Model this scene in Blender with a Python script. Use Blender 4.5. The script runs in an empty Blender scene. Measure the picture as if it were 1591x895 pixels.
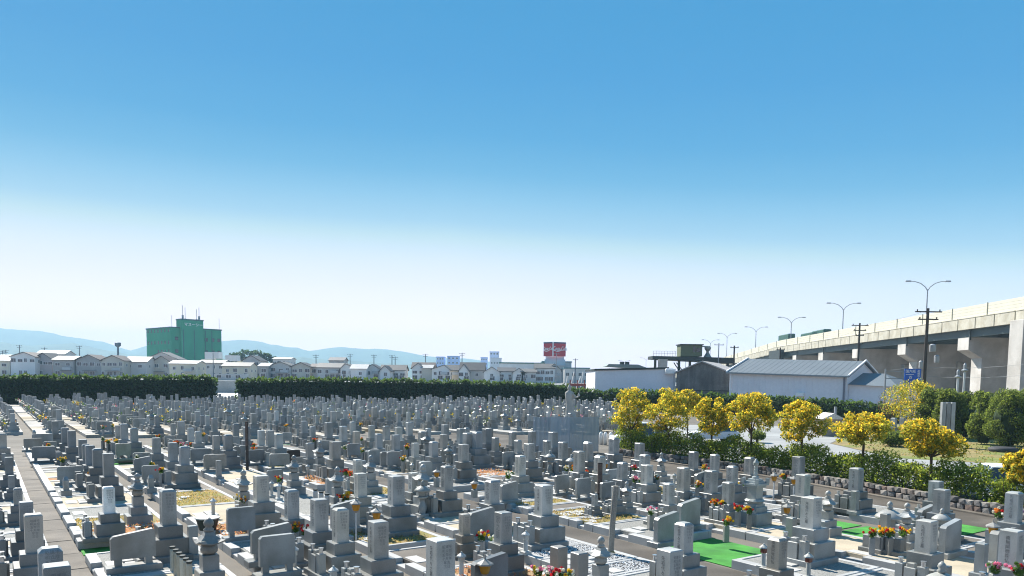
import bpy, bmesh, math, random
import numpy as np
from mathutils import Vector, Matrix, Quaternion
random.seed(7); RNG = np.random.default_rng(7)
R = math.radians
SC = bpy.context.scene
COL = SC.collection
# ------------------------------------------------------------------ camera
F, CX, CY, YH, EYE = 1180.0, 795.5, 678.0, 588.0, 5.0
PITCH = math.atan((CY - YH) / F); ROLL = R(0.7)
cam = bpy.data.cameras.new('camera'); co = bpy.data.objects.new('camera', cam); COL.objects.link(co)
RM = Matrix.Rotation(math.pi / 2 - PITCH, 3, 'X') @ Matrix.Rotation(ROLL, 3, 'Z')
co.location = (0, 0, EYE); co.rotation_euler = RM.to_euler()
cam.sensor_width = 36; cam.lens = F / 1591 * 36; cam.shift_y = (CY - 447.5) / 1591
cam.clip_start = 0.5; cam.clip_end = 20000
SC.camera = co
# ------------------------------------------------------------------ light
SUN_AZ, SUN_EL = -40.0, 43.0
w = bpy.data.worlds.new('World'); SC.world = w; w.use_nodes = True
nt = w.node_tree; nt.nodes.clear()
def lin(c): return tuple(((x / 255) / 12.92 if x / 255 <= .04045 else ((x / 255 + .055) / 1.055) ** 2.4) for x in c) + (1,)
sky = nt.nodes.new('ShaderNodeTexSky'); sky.sky_type = 'NISHITA'; sky.sun_disc = False
sky.sun_elevation = R(SUN_EL); sky.sun_rotation = R(SUN_AZ); sky.air_density = 1.0; sky.dust_density = 1.5
bg1 = nt.nodes.new('ShaderNodeBackground'); bg1.inputs[1].default_value = 0.05
tc = nt.nodes.new('ShaderNodeTexCoord'); sep = nt.nodes.new('ShaderNodeSeparateXYZ')
asn = nt.nodes.new('ShaderNodeMath'); asn.operation = 'ARCSINE'
mul = nt.nodes.new('ShaderNodeMath'); mul.operation = 'MULTIPLY'; mul.inputs[1].default_value = 2 / math.pi
rmp = nt.nodes.new('ShaderNodeValToRGB')
stops = [(0.0, (1.62, 1.04, 1.026)), (3.57, (1.56, 1.035, 1.026)), (5.21, (1.24, 0.98, 0.96)), (7.06, (0.991, 0.8879, 0.9331)), (8.89, (0.7812, 0.8174, 0.9082)), (10.46, (0.5437, 0.714, 0.7499)), (11.58, (0.3398, 0.5826, 0.748)), (13.33, (0.2055, 0.4885, 0.7211)), (15.06, (0.0956, 0.3951, 0.673)), (17.57, (0.0345, 0.3255, 0.6447)), (21.58, (0.0122, 0.284, 0.6278)), (25.18, (0.01, 0.2779, 0.6115)), (40, (0.035, 0.265, 0.59)), (60, (0.045, 0.25, 0.555)), (90, (0.045, 0.235, 0.53))]

el = rmp.color_ramp.elements
while len(el) < len(stops): el.new(0.5)
for e, (a, c) in zip(el, stops): e.position = a / 90; e.color = tuple(c) + (1,)
bg2 = nt.nodes.new('ShaderNodeBackground'); bg2.inputs[1].default_value = 0.49
mx = nt.nodes.new('ShaderNodeMixShader'); mx.inputs[0].default_value = 0.97
wo = nt.nodes.new('ShaderNodeOutputWorld')
L = nt.links.new
# SKEW: the pale haze reaches higher on the sun's side of the sky, the blue lower on the other
def wm(op, a, b):
    q = nt.nodes.new('ShaderNodeMath'); q.operation = op
    for i, v in enumerate((a, b)):
        if isinstance(v, (int, float)): q.inputs[i].default_value = v
        else: L(v, q.inputs[i])
    return q.outputs[0]
L(tc.outputs['Generated'], sep.inputs[0]); L(sep.outputs[2], asn.inputs[0]); L(asn.outputs[0], mul.inputs[0])
hx, hy, hz_ = sep.outputs
hl = wm('SQRT', wm('ADD', wm('ADD', wm('MULTIPLY', hx, hx), wm('MULTIPLY', hy, hy)), 1e-6), 0)
cs = wm('DIVIDE', wm('ADD', wm('MULTIPLY', hx, math.sin(R(SUN_AZ))), wm('MULTIPLY', hy, math.cos(R(SUN_AZ)))), hl)
L(wm('ADD', wm('ADD', mul.outputs[0], .5 / 90), wm('MULTIPLY', wm('MINIMUM', wm('MAXIMUM', wm('SUBTRACT', .77, cs), -.05), .55), 5.0 / 90)), rmp.inputs[0])
L(sky.outputs[0], bg1.inputs[0]); L(rmp.outputs[0], bg2.inputs[0]); L(bg1.outputs[0], mx.inputs[1]); L(bg2.outputs[0], mx.inputs[2]); L(mx.outputs[0], wo.inputs[0])
sun = bpy.data.lights.new('sun', 'SUN'); sun.energy = 5.0; sun.angle = R(0.5); sun.color = (1, .96, .88)
so = bpy.data.objects.new('sun', sun); COL.objects.link(so)
SV = Vector((math.sin(R(SUN_AZ)) * math.cos(R(SUN_EL)), math.cos(R(SUN_AZ)) * math.cos(R(SUN_EL)), math.sin(R(SUN_EL))))
so.rotation_euler = (-SV).to_track_quat('-Z', 'Y').to_euler(); so.location = (-200, 200, 300)
SC.view_settings.view_transform = 'Standard'; SC.view_settings.look = 'None'; SC.view_settings.gamma = 1
SC.view_settings.exposure = 1.05
SC.cycles.max_bounces = 8; SC.cycles.diffuse_bounces = 5; SC.cycles.transmission_bounces = 6; SC.cycles.volume_bounces = 2; SC.cycles.transparent_max_bounces = 8
SC.cycles.sample_clamp_indirect = 4; SC.cycles.filter_width = 1.1
# ------------------------------------------------------------------ picture measurements -> places on the ground
def ray(x, y): return RM @ Vector((x - CX, -(y - CY), -F))
def at(x, y, Y):
    d = ray(x, y); k = Y / d.y; return Vector((d.x * k, Y, EYE + d.z * k))
def ground(x, y, z=0.0):
    d = ray(x, y); k = (z - EYE) / d.z; return Vector((d.x * k, d.y * k, z))
AZ = R(-35.0)
D1 = Vector((math.sin(AZ), math.cos(AZ), 0)); D2 = Vector((math.cos(AZ), -math.sin(AZ), 0))
ROT = math.atan2(-D2.x, D2.y)          # local +y = D2 (to the back of a plot), local +x = -D1
def place(s, t, z=0.0): v = D1 * t + D2 * s; v.z = z; return v
def st_of(v): return v.dot(D2), v.dot(D1)
def on_row(px, py, s):
    d = ray(px, py); k = s / (d.x * D2.x + d.y * D2.y); p = d * k
    return p.dot(D1), EYE + p.z
# ------------------------------------------------------------------ materials
MATS = {}
def newmat(name):
    m = bpy.data.materials.new(name); m.use_nodes = True
    n = m.node_tree.nodes; b = n['Principled BSDF']; return m, n, m.node_tree.links, b
def surf(name, col, rough=.7, var=.15, scale=3.0, fine=40.0, fvar=.12, bump=.15, objcol=False, attr=None, spec=.3, metal=0., tint=None, tintscale=.6, stretch=(1, 1, 1), trans=0.):
    if name in MATS: return MATS[name]
    m, n, l, b = newmat(name)
    geo = n.new('ShaderNodeNewGeometry'); mp = n.new('ShaderNodeMapping'); mp.inputs['Scale'].default_value = stretch
    l.new(geo.outputs['Position'], mp.inputs[0])
    n1 = n.new('ShaderNodeTexNoise'); n1.inputs['Scale'].default_value = scale; n1.inputs['Detail'].default_value = 5
    n2 = n.new('ShaderNodeTexNoise'); n2.inputs['Scale'].default_value = fine; n2.inputs['Detail'].default_value = 2
    l.new(mp.outputs[0], n1.inputs['Vector']); l.new(geo.outputs['Position'], n2.inputs['Vector'])
    def rng(src, v):
        r = n.new('ShaderNodeMapRange'); r.inputs[1].default_value = .3; r.inputs[2].default_value = .7
        r.inputs[3].default_value = 1 - v; r.inputs[4].default_value = 1 + v; l.new(src, r.inputs[0]); return r.outputs[0]
    mm = n.new('ShaderNodeMath'); mm.operation = 'MULTIPLY'; l.new(rng(n1.outputs[0], var), mm.inputs[0]); l.new(rng(n2.outputs[0], fvar), mm.inputs[1])
    base = n.new('ShaderNodeRGB'); base.outputs[0].default_value = tuple(col) + (1,); src = base.outputs[0]
    if tint:
        n3 = n.new('ShaderNodeTexNoise'); n3.inputs['Scale'].default_value = tintscale; n3.inputs['Detail'].default_value = 6; l.new(geo.outputs['Position'], n3.inputs['Vector'])
        r3 = n.new('ShaderNodeMapRange'); r3.inputs[1].default_value = .42; r3.inputs[2].default_value = .62; l.new(n3.outputs[0], r3.inputs[0])
        mt = n.new('ShaderNodeMix'); mt.data_type = 'RGBA'; mt.inputs[7].default_value = tuple(tint) + (1,); l.new(r3.outputs[0], mt.inputs[0]); l.new(src, mt.inputs[6]); src = mt.outputs[2]
    if objcol:
        oi = n.new('ShaderNodeObjectInfo'); mo = n.new('ShaderNodeMix'); mo.data_type = 'RGBA'; mo.blend_type = 'MULTIPLY'; mo.inputs[0].default_value = 1
        l.new(src, mo.inputs[6]); l.new(oi.outputs['Color'], mo.inputs[7]); src = mo.outputs[2]
    if attr:
        at_ = n.new('ShaderNodeAttribute'); at_.attribute_name = attr; mo = n.new('ShaderNodeMix'); mo.data_type = 'RGBA'; mo.blend_type = 'MULTIPLY'; mo.inputs[0].default_value = 1
        l.new(src, mo.inputs[6]); l.new(at_.outputs['Color'], mo.inputs[7]); src = mo.outputs[2]
    vm = n.new('ShaderNodeVectorMath'); vm.operation = 'SCALE'; l.new(src, vm.inputs[0]); l.new(mm.outputs[0], vm.inputs['Scale'])
    l.new(vm.outputs[0], b.inputs['Base Color']); b.inputs['Roughness'].default_value = rough
    b.inputs['Specular IOR Level'].default_value = spec; b.inputs['Metallic'].default_value = metal
    if bump:
        bp = n.new('ShaderNodeBump'); bp.inputs['Strength'].default_value = bump; bp.inputs['Distance'].default_value = .02
        l.new(n2.outputs[0], bp.inputs['Height']); l.new(bp.outputs[0], b.inputs['Normal'])
    if trans:
        tr = n.new('ShaderNodeBsdfTranslucent'); vt_ = n.new('ShaderNodeVectorMath'); vt_.operation = 'MULTIPLY'; vt_.inputs[1].default_value = (1.3, 1.25, 1.0); l.new(vm.outputs[0], vt_.inputs[0]); l.new(vt_.outputs[0], tr.inputs['Color']); ms = n.new('ShaderNodeMixShader'); ms.inputs[0].default_value = trans
        out = n['Material Output']; l.new(b.outputs[0], ms.inputs[1]); l.new(tr.outputs[0], ms.inputs[2]); l.new(ms.outputs[0], out.inputs[0])
    MATS[name] = m; return m
granite = surf('granite', (1.06, 1.06, 1.04), .38, .2, 1.6, 90, .18, .06, objcol=True, spec=.45, stretch=(1, 1, .35), tint=(.80, .80, .75), tintscale=1.3)
granite_mass = surf('granite_mass', (.26, .262, .26), .5, .38, .8, 30, .12, 0)
kerbm = surf('kerb_granite', (.42, .41, .395), .55, .14, 1.3, 60, .12, .1)
conc = surf('path_concrete', (.16, .138, .115), .85, .2, .7, 30, .12, .2, tint=(.12, .104, .088), tintscale=.9)
asph = surf('asphalt', (.088, .076, .064), .9, .16, .5, 70, .25, .3, tint=(.115, .10, .085), tintscale=.5)
groundm = surf('cemetery_ground', (.15, .132, .11), .9, .2, .4, 40, .15, .2)
gravel = surf('grey_gravel', (.25, .242, .222), .9, .1, 2, 38, .45, .6)
sandm = surf('sand', (.44, .37, .27), .95, .12, 1.5, 60, .15, .2)
pebbles = surf('pebble_bed', (.30, .30, .30), .8, .1, 2, 28, .7, .8)
brown = surf('dead_grass', (.30, .215, .10), .95, .25, 5, 45, .4, .6, tint=(.22, .20, .07), tintscale=2)
rust = surf('rusty_grass', (.42, .19, .09), .95, .25, 6, 40, .4, .6, tint=(.30, .22, .12), tintscale=3)
turf = surf('green_turf_mat', (.065, .27, .045), .95, .22, 1.6, 80, .2, .4, tint=(.055, .215, .045), tintscale=1.2)
slab = surf('pale_slab', (.45, .435, .41), .7, .08, 2, 50, .06, .1)
BEDS = dict(gravel=gravel, sand=sandm, pebbles=pebbles, brown=brown, rust=rust, turf=turf, slab=conc)
engr = surf('engraving', (.07, .07, .075), .8, .1, 5, 50, .1, 0)
engr2 = surf('engraving_faint', (.17, .175, .18), .8, .1, 5, 50, .1, 0)
steel = surf('vase_steel', (.55, .56, .57), .3, .05, 3, 30, .05, 0, metal=.8)
leafm = surf('leaves', (1, 1, 1), .6, .1, 2, 15, .1, 0, attr='leafcol', trans=.62, spec=.25)
bark = surf('bark', (.10, .075, .055), .9, .25, 6, 40, .3, .5, stretch=(1, 1, .2))
concv = surf('viaduct_concrete', (.54, .515, .48), .85, .14, .25, 8, .08, .1, tint=(.43, .405, .37), tintscale=.35, stretch=(1, 1, .25))
panelm = surf('parapet_concrete', (.47, .445, .37), .85, .12, .5, 6, .08, .1, tint=(.40, .37, .29), tintscale=.8, stretch=(1, 1, .2))
creamm = surf('cream_barrier', (.60, .565, .45), .55, .05, .3, 8, .03, 0)
girdm = surf('girder_steel', (.07, .10, .105), .5, .1, .4, 8, .05, 0)
paint = surf('paint', (1, 1, 1), .55, .07, .4, 6, .05, 0, objcol=True)
paintw = surf('wall_paint', (1, 1, 1), .8, .10, .25, 4, .05, 0, objcol=True, stretch=(1, 1, .3))
roofm = surf('roof_tile', (1, 1, 1), .6, .12, .5, 8, .12, 0, objcol=True)
glassm, _n, _l, _b = newmat('window_glass'); _b.inputs['Base Color'].default_value = (.05, .065, .08, 1); _b.inputs['Roughness'].default_value = .12
darkm = surf('dark_steel', (.035, .045, .045), .5, .1, .5, 6, .05, 0)
polem = surf('pole_grey', (.30, .31, .33), .5, .1, 1, 10, .05, 0)
rubber = surf('tyre_rubber', (.02, .02, .02), .8, .1, 3, 20, .1, 0)
chrome = surf('car_trim', (.12, .12, .13), .35, .1, 3, 20, .05, 0)
stonem = surf('rubble_stone', (1, 1, 1), .9, .25, 6, 35, .25, .5, objcol=True)
logm = surf('weathered_log', (.25, .23, .20), .9, .25, 3, 40, .25, .4, stretch=(6, 6, .4))
soil = surf('dark_soil', (.09, .07, .05), .95, .3, 2, 30, .3, .3)
grassm = surf('lawn', (.27, .20, .09), .95, .2, .6, 30, .25, .4, tint=(.17, .20, .05), tintscale=.25)
lotm = surf('lot_gravel', (.28, .28, .275), .95, .1, .3, 25, .15, .3, tint=(.33, .33, .32), tintscale=.15)
forest = surf('forest_slope', (.05, .075, .04), .95, .3, .004, .02, .25, 0)
net, _n, _l, _b = newmat('mesh_sheet')
_b.inputs['Base Color'].default_value = (.36, .43, .48, 1); _b.inputs['Roughness'].default_value = .35
_t = _n.new('ShaderNodeBsdfTransparent'); _x = _n.new('ShaderNodeMixShader'); _x.inputs[0].default_value = .88
_l.new(_t.outputs[0], _x.inputs[1]); _l.new(_b.outputs[0], _x.inputs[2]); _l.new(_x.outputs[0], _n['Material Output'].inputs[0])
amber, _n, _l, _b = newmat('amber_glass'); _b.inputs['Base Color'].default_value = (.55, .30, .035, 1); _b.inputs['Roughness'].default_value = .25
_t = _n.new('ShaderNodeBsdfTranslucent'); _t.inputs[0].default_value = (.7, .42, .06, 1); _x = _n.new('ShaderNodeMixShader'); _x.inputs[0].default_value = .5
_l.new(_b.outputs[0], _x.inputs[1]); _l.new(_t.outputs[0], _x.inputs[2]); _l.new(_x.outputs[0], _n['Material Output'].inputs[0])
# ------------------------------------------------------------------ mesh helpers
class MB:
    def __init__(s): s.v = []; s.f = []; s.mi = []; s.m = 0
    def add(s, vs, fs):
        o = len(s.v); s.v += [tuple(p) for p in vs]; s.f += [tuple(i + o for i in f) for f in fs]; s.mi += [s.m] * len(fs); return s
    def box(s, x, y, z, w, d, h, c=0.0, tw=None, td=None):
        a, b = w / 2, d / 2; ta, tb = (tw or w) / 2, (td or d) / 2
        r = [(x - a, y - b, z), (x + a, y - b, z), (x + a, y + b, z), (x - a, y + b, z)]
        if c <= 0:
            r += [(x - ta, y - tb, z + h), (x + ta, y - tb, z + h), (x + ta, y + tb, z + h), (x - ta, y + tb, z + h)]
            return s.add(r, [(0, 3, 2, 1), (4, 5, 6, 7), (0, 1, 5, 4), (1, 2, 6, 5), (2, 3, 7, 6), (3, 0, 4, 7)])
        z1, z2 = z + h - c, z + h
        r += [(x - ta, y - tb, z1), (x + ta, y - tb, z1), (x + ta, y + tb, z1), (x - ta, y + tb, z1)]
        r += [(x - ta + c, y - tb + c, z2), (x + ta - c, y - tb + c, z2), (x + ta - c, y + tb - c, z2), (x - ta + c, y + tb - c, z2)]
        fs = [(0, 3, 2, 1), (8, 9, 10, 11)]
        for k in range(4):
            j = (k + 1) % 4; fs += [(k, j, j + 4, k + 4), (k + 4, j + 4, j + 8, k + 8)]
        return s.add(r, fs)
    def lathe(s, x, y, z, prof, n=12, cap=True):
        vs = []; fs = []
        for r, h in prof:
            for k in range(n): vs.append((x + r * math.cos(2 * math.pi * k / n), y + r * math.sin(2 * math.pi * k / n), z + h))
        for i in range(len(prof) - 1):
            for k in range(n):
                j = (k + 1) % n; fs.append((i * n + k, i * n + j, (i + 1) * n + j, (i + 1) * n + k))
        if cap: fs += [tuple(range(n))[::-1], tuple((len(prof) - 1) * n + k for k in range(n))]
        return s.add(vs, fs)
    def tube(s, pts, rad, n=6):
        pts = [Vector(p) for p in pts]; rad = rad if isinstance(rad, (list, tuple)) else [rad] * len(pts); vs = []; fs = []
        for i, p in enumerate(pts):
            t = (pts[min(i + 1, len(pts) - 1)] - pts[max(i - 1, 0)]).normalized()
            u = t.cross(Vector((0, 0, 1)) if abs(t.z) < .9 else Vector((1, 0, 0))).normalized(); v = t.cross(u)
            for k in range(n):
                a = 2 * math.pi * k / n; vs.append(p + (u * math.cos(a) + v * math.sin(a)) * rad[i])
        for i in range(len(pts) - 1):
            for k in range(n):
                j = (k + 1) % n; fs.append((i * n + k, i * n + j, (i + 1) * n + j, (i + 1) * n + k))
        fs += [tuple(range(n)), tuple((len(pts) - 1) * n + k for k in range(n))[::-1]]
        return s.add(vs, fs)
    def prism(s, poly, y0, y1):     # polygon in x,z pushed along y
        n = len(poly); vs = [(p[0], y0, p[1]) for p in poly] + [(p[0], y1, p[1]) for p in poly]
        return s.add(vs, [tuple(range(n)), tuple(range(2 * n - 1, n - 1, -1))] + [(i, i + n, (i + 1) % n + n, (i + 1) % n) for i in range(n)])
    def prismx(s, poly, x0, x1):    # polygon in y,z pushed along x
        n = len(poly); vs = [(x0, p[0], p[1]) for p in poly] + [(x1, p[0], p[1]) for p in poly]
        return s.add(vs, [tuple(range(n))[::-1], tuple(range(n, 2 * n))] + [(i, (i + 1) % n, (i + 1) % n + n, i + n) for i in range(n)])
    def quad(s, a, b, c, d): return s.add([a, b, c, d], [(0, 1, 2, 3)])
    def flared(s, z, w, h, up):     # square flared roof with lifted corners
        n = 16; vs = []; fs = []
        rings = [(.5, 0), (.5, .10), (.36, .34), (.22, .68), (.16, 1)]
        for q, (rr, hh) in enumerate(rings):
            for k in range(n):
                a = 2 * math.pi * k / n + math.pi / 4; c, s_ = math.cos(a), math.sin(a); m = max(abs(c), abs(s_))
                lift = up * (1 / m - 1) / .414 * (1, 1, .3, 0, 0)[q]
                vs.append((c / m * rr * w, s_ / m * rr * w, z + hh * h + lift))
        for i in range(len(rings) - 1):
            for k in range(n):
                j = (k + 1) % n; fs.append((i * n + k, i * n + j, (i + 1) * n + j, (i + 1) * n + k))
        fs += [tuple(range(n))[::-1], tuple((len(rings) - 1) * n + k for k in range(n))]
        return s.add(vs, fs)
    def mesh(s, name, mats, smooth=False):
        me = bpy.data.meshes.new(name); me.from_pydata(s.v, [], s.f)
        for m in (mats if isinstance(mats, (list, tuple)) else [mats]): me.materials.append(m)
        if any(s.mi): me.polygons.foreach_set('material_index', s.mi)
        if smooth: me.polygons.foreach_set('use_smooth', [True] * len(s.f))
        me.update(); return me
def link(name, me, parent=None, loc=(0, 0, 0), rz=0.0, sc=1.0, color=None):
    o = bpy.data.objects.new(name, me); COL.objects.link(o); o.location = loc; o.rotation_euler = (0, 0, rz)
    o.scale = sc if isinstance(sc, (tuple, list)) else (sc, sc, sc)
    if parent is not None: o.parent = parent
    if color is not None: o.color = tuple(color) + (1,)
    return o
def tag(o, label, cat, group=None):
    o['label'] = label; o['category'] = cat
    if group: o['group'] = group
    return o
def thing(name, label, cat, loc=(0, 0, 0), rz=0.0, group=None, sc=1.0):
    return tag(link(name, None, None, loc, rz, sc), label, cat, group)
def struct(name, me, kind='structure', **k):
    o = link(name, me, **k); o['kind'] = kind; return o
def nth(n): return '%d%s' % (n, 'th' if 10 <= n % 100 <= 20 else {1: 'st', 2: 'nd', 3: 'rd'}.get(n % 10, 'th'))
def leaf_mesh(name, P, N, size, colr, mat=leafm, aspect=.6):
    n = len(P); N = N / (np.linalg.norm(N, axis=1, keepdims=True) + 1e-9)
    ref = RNG.normal(size=(n, 3)); U = np.cross(N, ref); U /= (np.linalg.norm(U, axis=1, keepdims=True) + 1e-9); V = np.cross(N, U)
    sz = (size * (0.65 + .7 * RNG.random((n, 1)))); a = U * sz; b = V * sz * aspect
    vs = np.stack([P - a, P - b * .9 + a * .1, P + a, P + b * .9 + a * .1], 1).reshape(-1, 3)
    me = bpy.data.meshes.new(name); me.vertices.add(4 * n); me.vertices.foreach_set('co', vs.ravel().astype(np.float32))
    me.loops.add(4 * n); me.loops.foreach_set('vertex_index', np.arange(4 * n, dtype=np.int32))
    me.polygons.add(n); me.polygons.foreach_set('loop_start', np.arange(0, 4 * n, 4, dtype=np.int32))
    me.update(calc_edges=True)
    ca = me.color_attributes.new('leafcol', 'FLOAT_COLOR', 'POINT')
    c4 = np.concatenate([np.repeat(colr, 4, 0), np.ones((4 * n, 1))], 1).astype(np.float32); ca.data.foreach_set('color', c4.ravel())
    me.materials.append(mat); return me
def text_mesh(txt, size, mat, ext=0.0, shear=0.0, space=1.0, bold=0.0):
    cu = bpy.data.curves.new('lettering', 'FONT'); cu.body = txt; cu.size = size; cu.align_x = 'CENTER'; cu.align_y = 'CENTER'
    cu.extrude = ext; cu.offset = bold; cu.resolution_u = 1; cu.shear = shear; cu.space_line = space
    o = bpy.data.objects.new('lettering', cu); COL.objects.link(o); bpy.context.view_layer.update()
    me = bpy.data.meshes.new_from_object(o.evaluated_get(bpy.context.evaluated_depsgraph_get())); COL.objects.unlink(o); bpy.data.objects.remove(o)
    me.materials.clear(); me.materials.append(mat); return me
# ------------------------------------------------------------------ ground, water-flat town, hills
def sheet(name, pts, z, mat, kind='structure'):
    b = MB(); b.add([(p[0], p[1], z) for p in pts], [tuple(range(len(pts)))]); return struct(name, b.mesh(name, mat), kind)
def subsheet(name, x0, y0, x1, y1, z, mat, n=8): return sheet(name, [(x0, y0), (x1, y0), (x1, y1), (x0, y1)], z, mat)
subsheet('ground', -6000, -250, 6000, 5600, 0, groundm)
def stq(s0, s1, t0, t1): return [place(s0, t0), place(s1, t0), place(s1, t1), place(s0, t1)]
sheet('asphalt_aisle', stq(14.45, 16.25, 4, 52), .004, asph)
sheet('wall_side_road', [place(28.6, 4), place(29.6, 4), place(31.2, 12.9), place(32.7, 19.7), place(33.9, 27), place(34.0, 37), place(38, 50), place(46, 78), place(33, 78), place(29.2, 50), place(28.6, 40)], .005, asph)
sheet('car_park_ground', [(10, 66), (14, 44), (19, 30), (24, 18), (60, 18), (60, 44), (31, 47.5), (25.5, 50.5), (26, 62), (33, 74), (33, 86), (10, 86)], .006, lotm)
sheet('lawn', [(60.1, 44), (90, 50), (90, 92), (33.2, 92), (33.1, 74), (26.2, 62), (25.7, 50.6), (31, 47.6)], .008, grassm)
b = MB()
yv = [213, 213, 1500, 1500]
b.add([(-700, 213, 0), (62, 213, 0), (62, 213, 3.4), (-700, 213, 3.4), (62, 1500, 3.4), (-700, 1500, 3.4), (62, 1500, 0)], [(0, 1, 2, 3), (3, 2, 4, 5), (1, 6, 4, 2)])
struct('terrace_embankment', b.mesh('terrace_embankment', surf('retaining_concrete', (.26, .26, .25), .9, .2, .2, 3, .1, 0)))
sheet('white_yard', [at(351, 616, 150).xy.to_tuple() if False else (-95, 166), (-62, 160), (-70, 212.5), (-98, 212.5)], .01, surf('yard_white', (.80, .79, .77), .8, .05, .3, 4, .05, 0))
def ridge(name, prof, Y, col, seed):
    rr = random.Random(seed); b = MB(); cols = []
    xs = [];
    for i in range(len(prof) - 1):
        (x0, y0), (x1, y1) = prof[i], prof[i + 1]; n = max(2, int(abs(x1 - x0) / 9))
        for k in range(n): xs.append((x0 + (x1 - x0) * k / n, y0 + (y1 - y0) * k / n))
    xs.append(prof[-1]); rows = 7
    vs = []
    for (x, y) in xs:
        p = at(x, y + rr.uniform(-.7, .7), Y)
        for q in range(rows):
            fr = q / (rows - 3)
            if q <= rows - 3: yy, zz = Y - 900 * (1 - fr), p.z * (fr ** .8) + (rr.uniform(-14, 14) if 0 < fr < 1 else 0)
            else: yy, zz = Y + 400 * (q - rows + 3), p.z * (1 - .45 * (q - rows + 3))
            vs.append((p.x * yy / Y if q < rows - 3 else p.x, yy, max(zz, -.5)))
    fs = [(i * rows + q, (i + 1) * rows + q, (i + 1) * rows + q + 1, i * rows + q + 1) for i in range(len(xs) - 1) for q in range(rows - 1)]
    b.add(vs, fs); struct(name, b.mesh(name, col, True))
ridge('far_hills', [(-320, 528), (-160, 516), (-60, 507), (0, 510), (30, 513), (60, 513.5), (95, 521), (130, 527), (160, 531), (185, 539), (203, 545), (226, 538), (262, 533), (300, 531), (350, 530), (372, 528), (395, 529), (420, 535), (440, 538), (462, 540.5), (481, 545), (500, 542.5), (526, 539.5), (555, 541), (600, 543), (625, 546), (650, 551), (690, 556), (720, 557), (755, 561), (800, 566), (840, 574), (900, 586)], 4600, forest, 3)
ridge('near_hills', [(-300, 545), (-80, 536), (0, 531), (40, 537), (75, 536), (115, 533), (150, 541), (200, 551), (240, 553), (330, 552), (420, 556), (470, 555), (520, 560), (560, 562), (640, 566), (700, 572), (760, 582)], 3300, forest, 5)
# ------------------------------------------------------------------ houses beyond the far hedge
WHITE = (.74, .72, .70); CREAM = (.66, .59, .47); PINK = (.45, .39, .38); GREY = (.36, .34, .325); PALE = (.56, .535, .51); BEIGE = (.54, .49, .42)
RG = (.085, .08, .08); RB = (.10, .078, .072); RL = (.13, .123, .117); RW = (.40, .39, .38); RD = (.14, .13, .13)
framec = (.75, .75, .74)
winmesh = {}
def window(parent, x, y, z, w_, h_, face='y', fc=framec):
    k = (round(w_, 1), round(h_, 1))
    if k not in winmesh:
        g = MB(); g.box(0, 0, 0, k[0], .06, k[1]); f = MB(); t = .09
        for zz in (-t, k[1]): f.box(0, -.02, zz, k[0] + 2 * t, .12, t)
        for xx in (-k[0] / 2 - t / 2, k[0] / 2 + t / 2, 0): f.box(xx, -.021, 0, t if xx else .06, .122, k[1])
        winmesh[k] = (g.mesh('window_pane', glassm), f.mesh('window_frame', paint))
    g, f = winmesh[k]
    o = link('window', f, parent, (x, y, z), 0 if face == 'y' else (R(90) if face == 'x' else face), color=fc)
    link('pane', g, o, (0, 0, 0)); return o
HOUSES = []
def house(px0, px1, ypk, yev, kind, wall, roof, Y=285, nwin=None, wdesc='', rz=0., porch=False, dep=8.5, base=3.4, ga=None):
    a = at(px0, yev, Y); c = at(px1, yev, Y); pk = at((px0 + px1) / 2, ypk, Y)
    w_ = c.x - a.x; he = (a.z + c.z) / 2 - base; hp = pk.z - base; xm = (a.x + c.x) / 2; rr = random.Random(int(px0 * 7))
    t = thing('house', '', 'house', (xm, Y, base), R(rz)); b = MB(); rf = MB(); ov = .45
    xp = 0 if ga is None else (at(ga, ypk, Y).x - xm)
    if kind == 'g':
        b.prism([(-w_ / 2, 0), (w_ / 2, 0), (w_ / 2, he), (xp, hp - .15), (-w_ / 2, he)], 0, dep)
        for sx in (-1, 1):
            ex = sx * (w_ / 2 + ov); ez = he - (hp - he) * ov / (abs(sx * w_ / 2 - xp))
            rf.prism([(xp, hp - .12), (xp, hp + .1), (ex, ez + .22), (ex, ez)][::sx], -ov, dep + ov)
    else:
        b.box(0, dep / 2, 0, w_, dep, he - .01); e2 = MB(); m_ = dep / 2
        b.prismx([(0, he), (dep, he), (m_, hp - .2)], -w_ / 2 + .01, w_ / 2 - .01)
        for sy in (-1, 1):
            ey = m_ + sy * (m_ + ov); ez = he - (hp - he) * ov / m_
            rf.prismx([(m_, hp - .12), (m_, hp + .1), (ey, ez + .2), (ey, ez)][::sy], -w_ / 2 - ov, w_ / 2 + ov)
    link('wall', b.mesh('house_wall', paintw), t, color=wall); link('roof', rf.mesh('house_roof', roofm), t, color=roof)
    n = (nwin if nwin is not None else max(1, int(w_ / 3.2))) + (1 if w_ > 6.5 else 0)
    for k in range(n):
        x = -w_ / 2 + w_ * (k + .5 + rr.uniform(-.12, .12)) / n; window(t, x, -.02, he - 2.0 + (0 if kind == 'g' else -.2), rr.choice((1.0, 1.4, 1.7)), rr.choice((1.0, 1.3)))
        if rr.random() < .6: window(t, x + rr.uniform(-.4, .4), -.02, .9, rr.choice((1.0, 1.7)), 1.4)
    for k in range(2): window(t, w_ / 2 + .02, dep * (k + .5) / 2, he - 2.2, 1.0, 1.0, 'x')
    if porch:
        p = MB(); p.box(rr.uniform(-.15, .25) * w_, -.7, 2.5, w_ * .5, 1.4, .14); link('porch_roof', p.mesh('porch_roof', roofm), t, color=RD)
    if rr.random() < .4:
        p = MB(); p.box(w_ * .2, -.5, 2.7, min(3.0, w_ * .4), 1.0, 1.0); link('balcony', p.mesh('balcony', paintw), t, color=(.5, .5, .5))
    HOUSES.append((px0 + px1, t, wall, roof, kind)); return t
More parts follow.
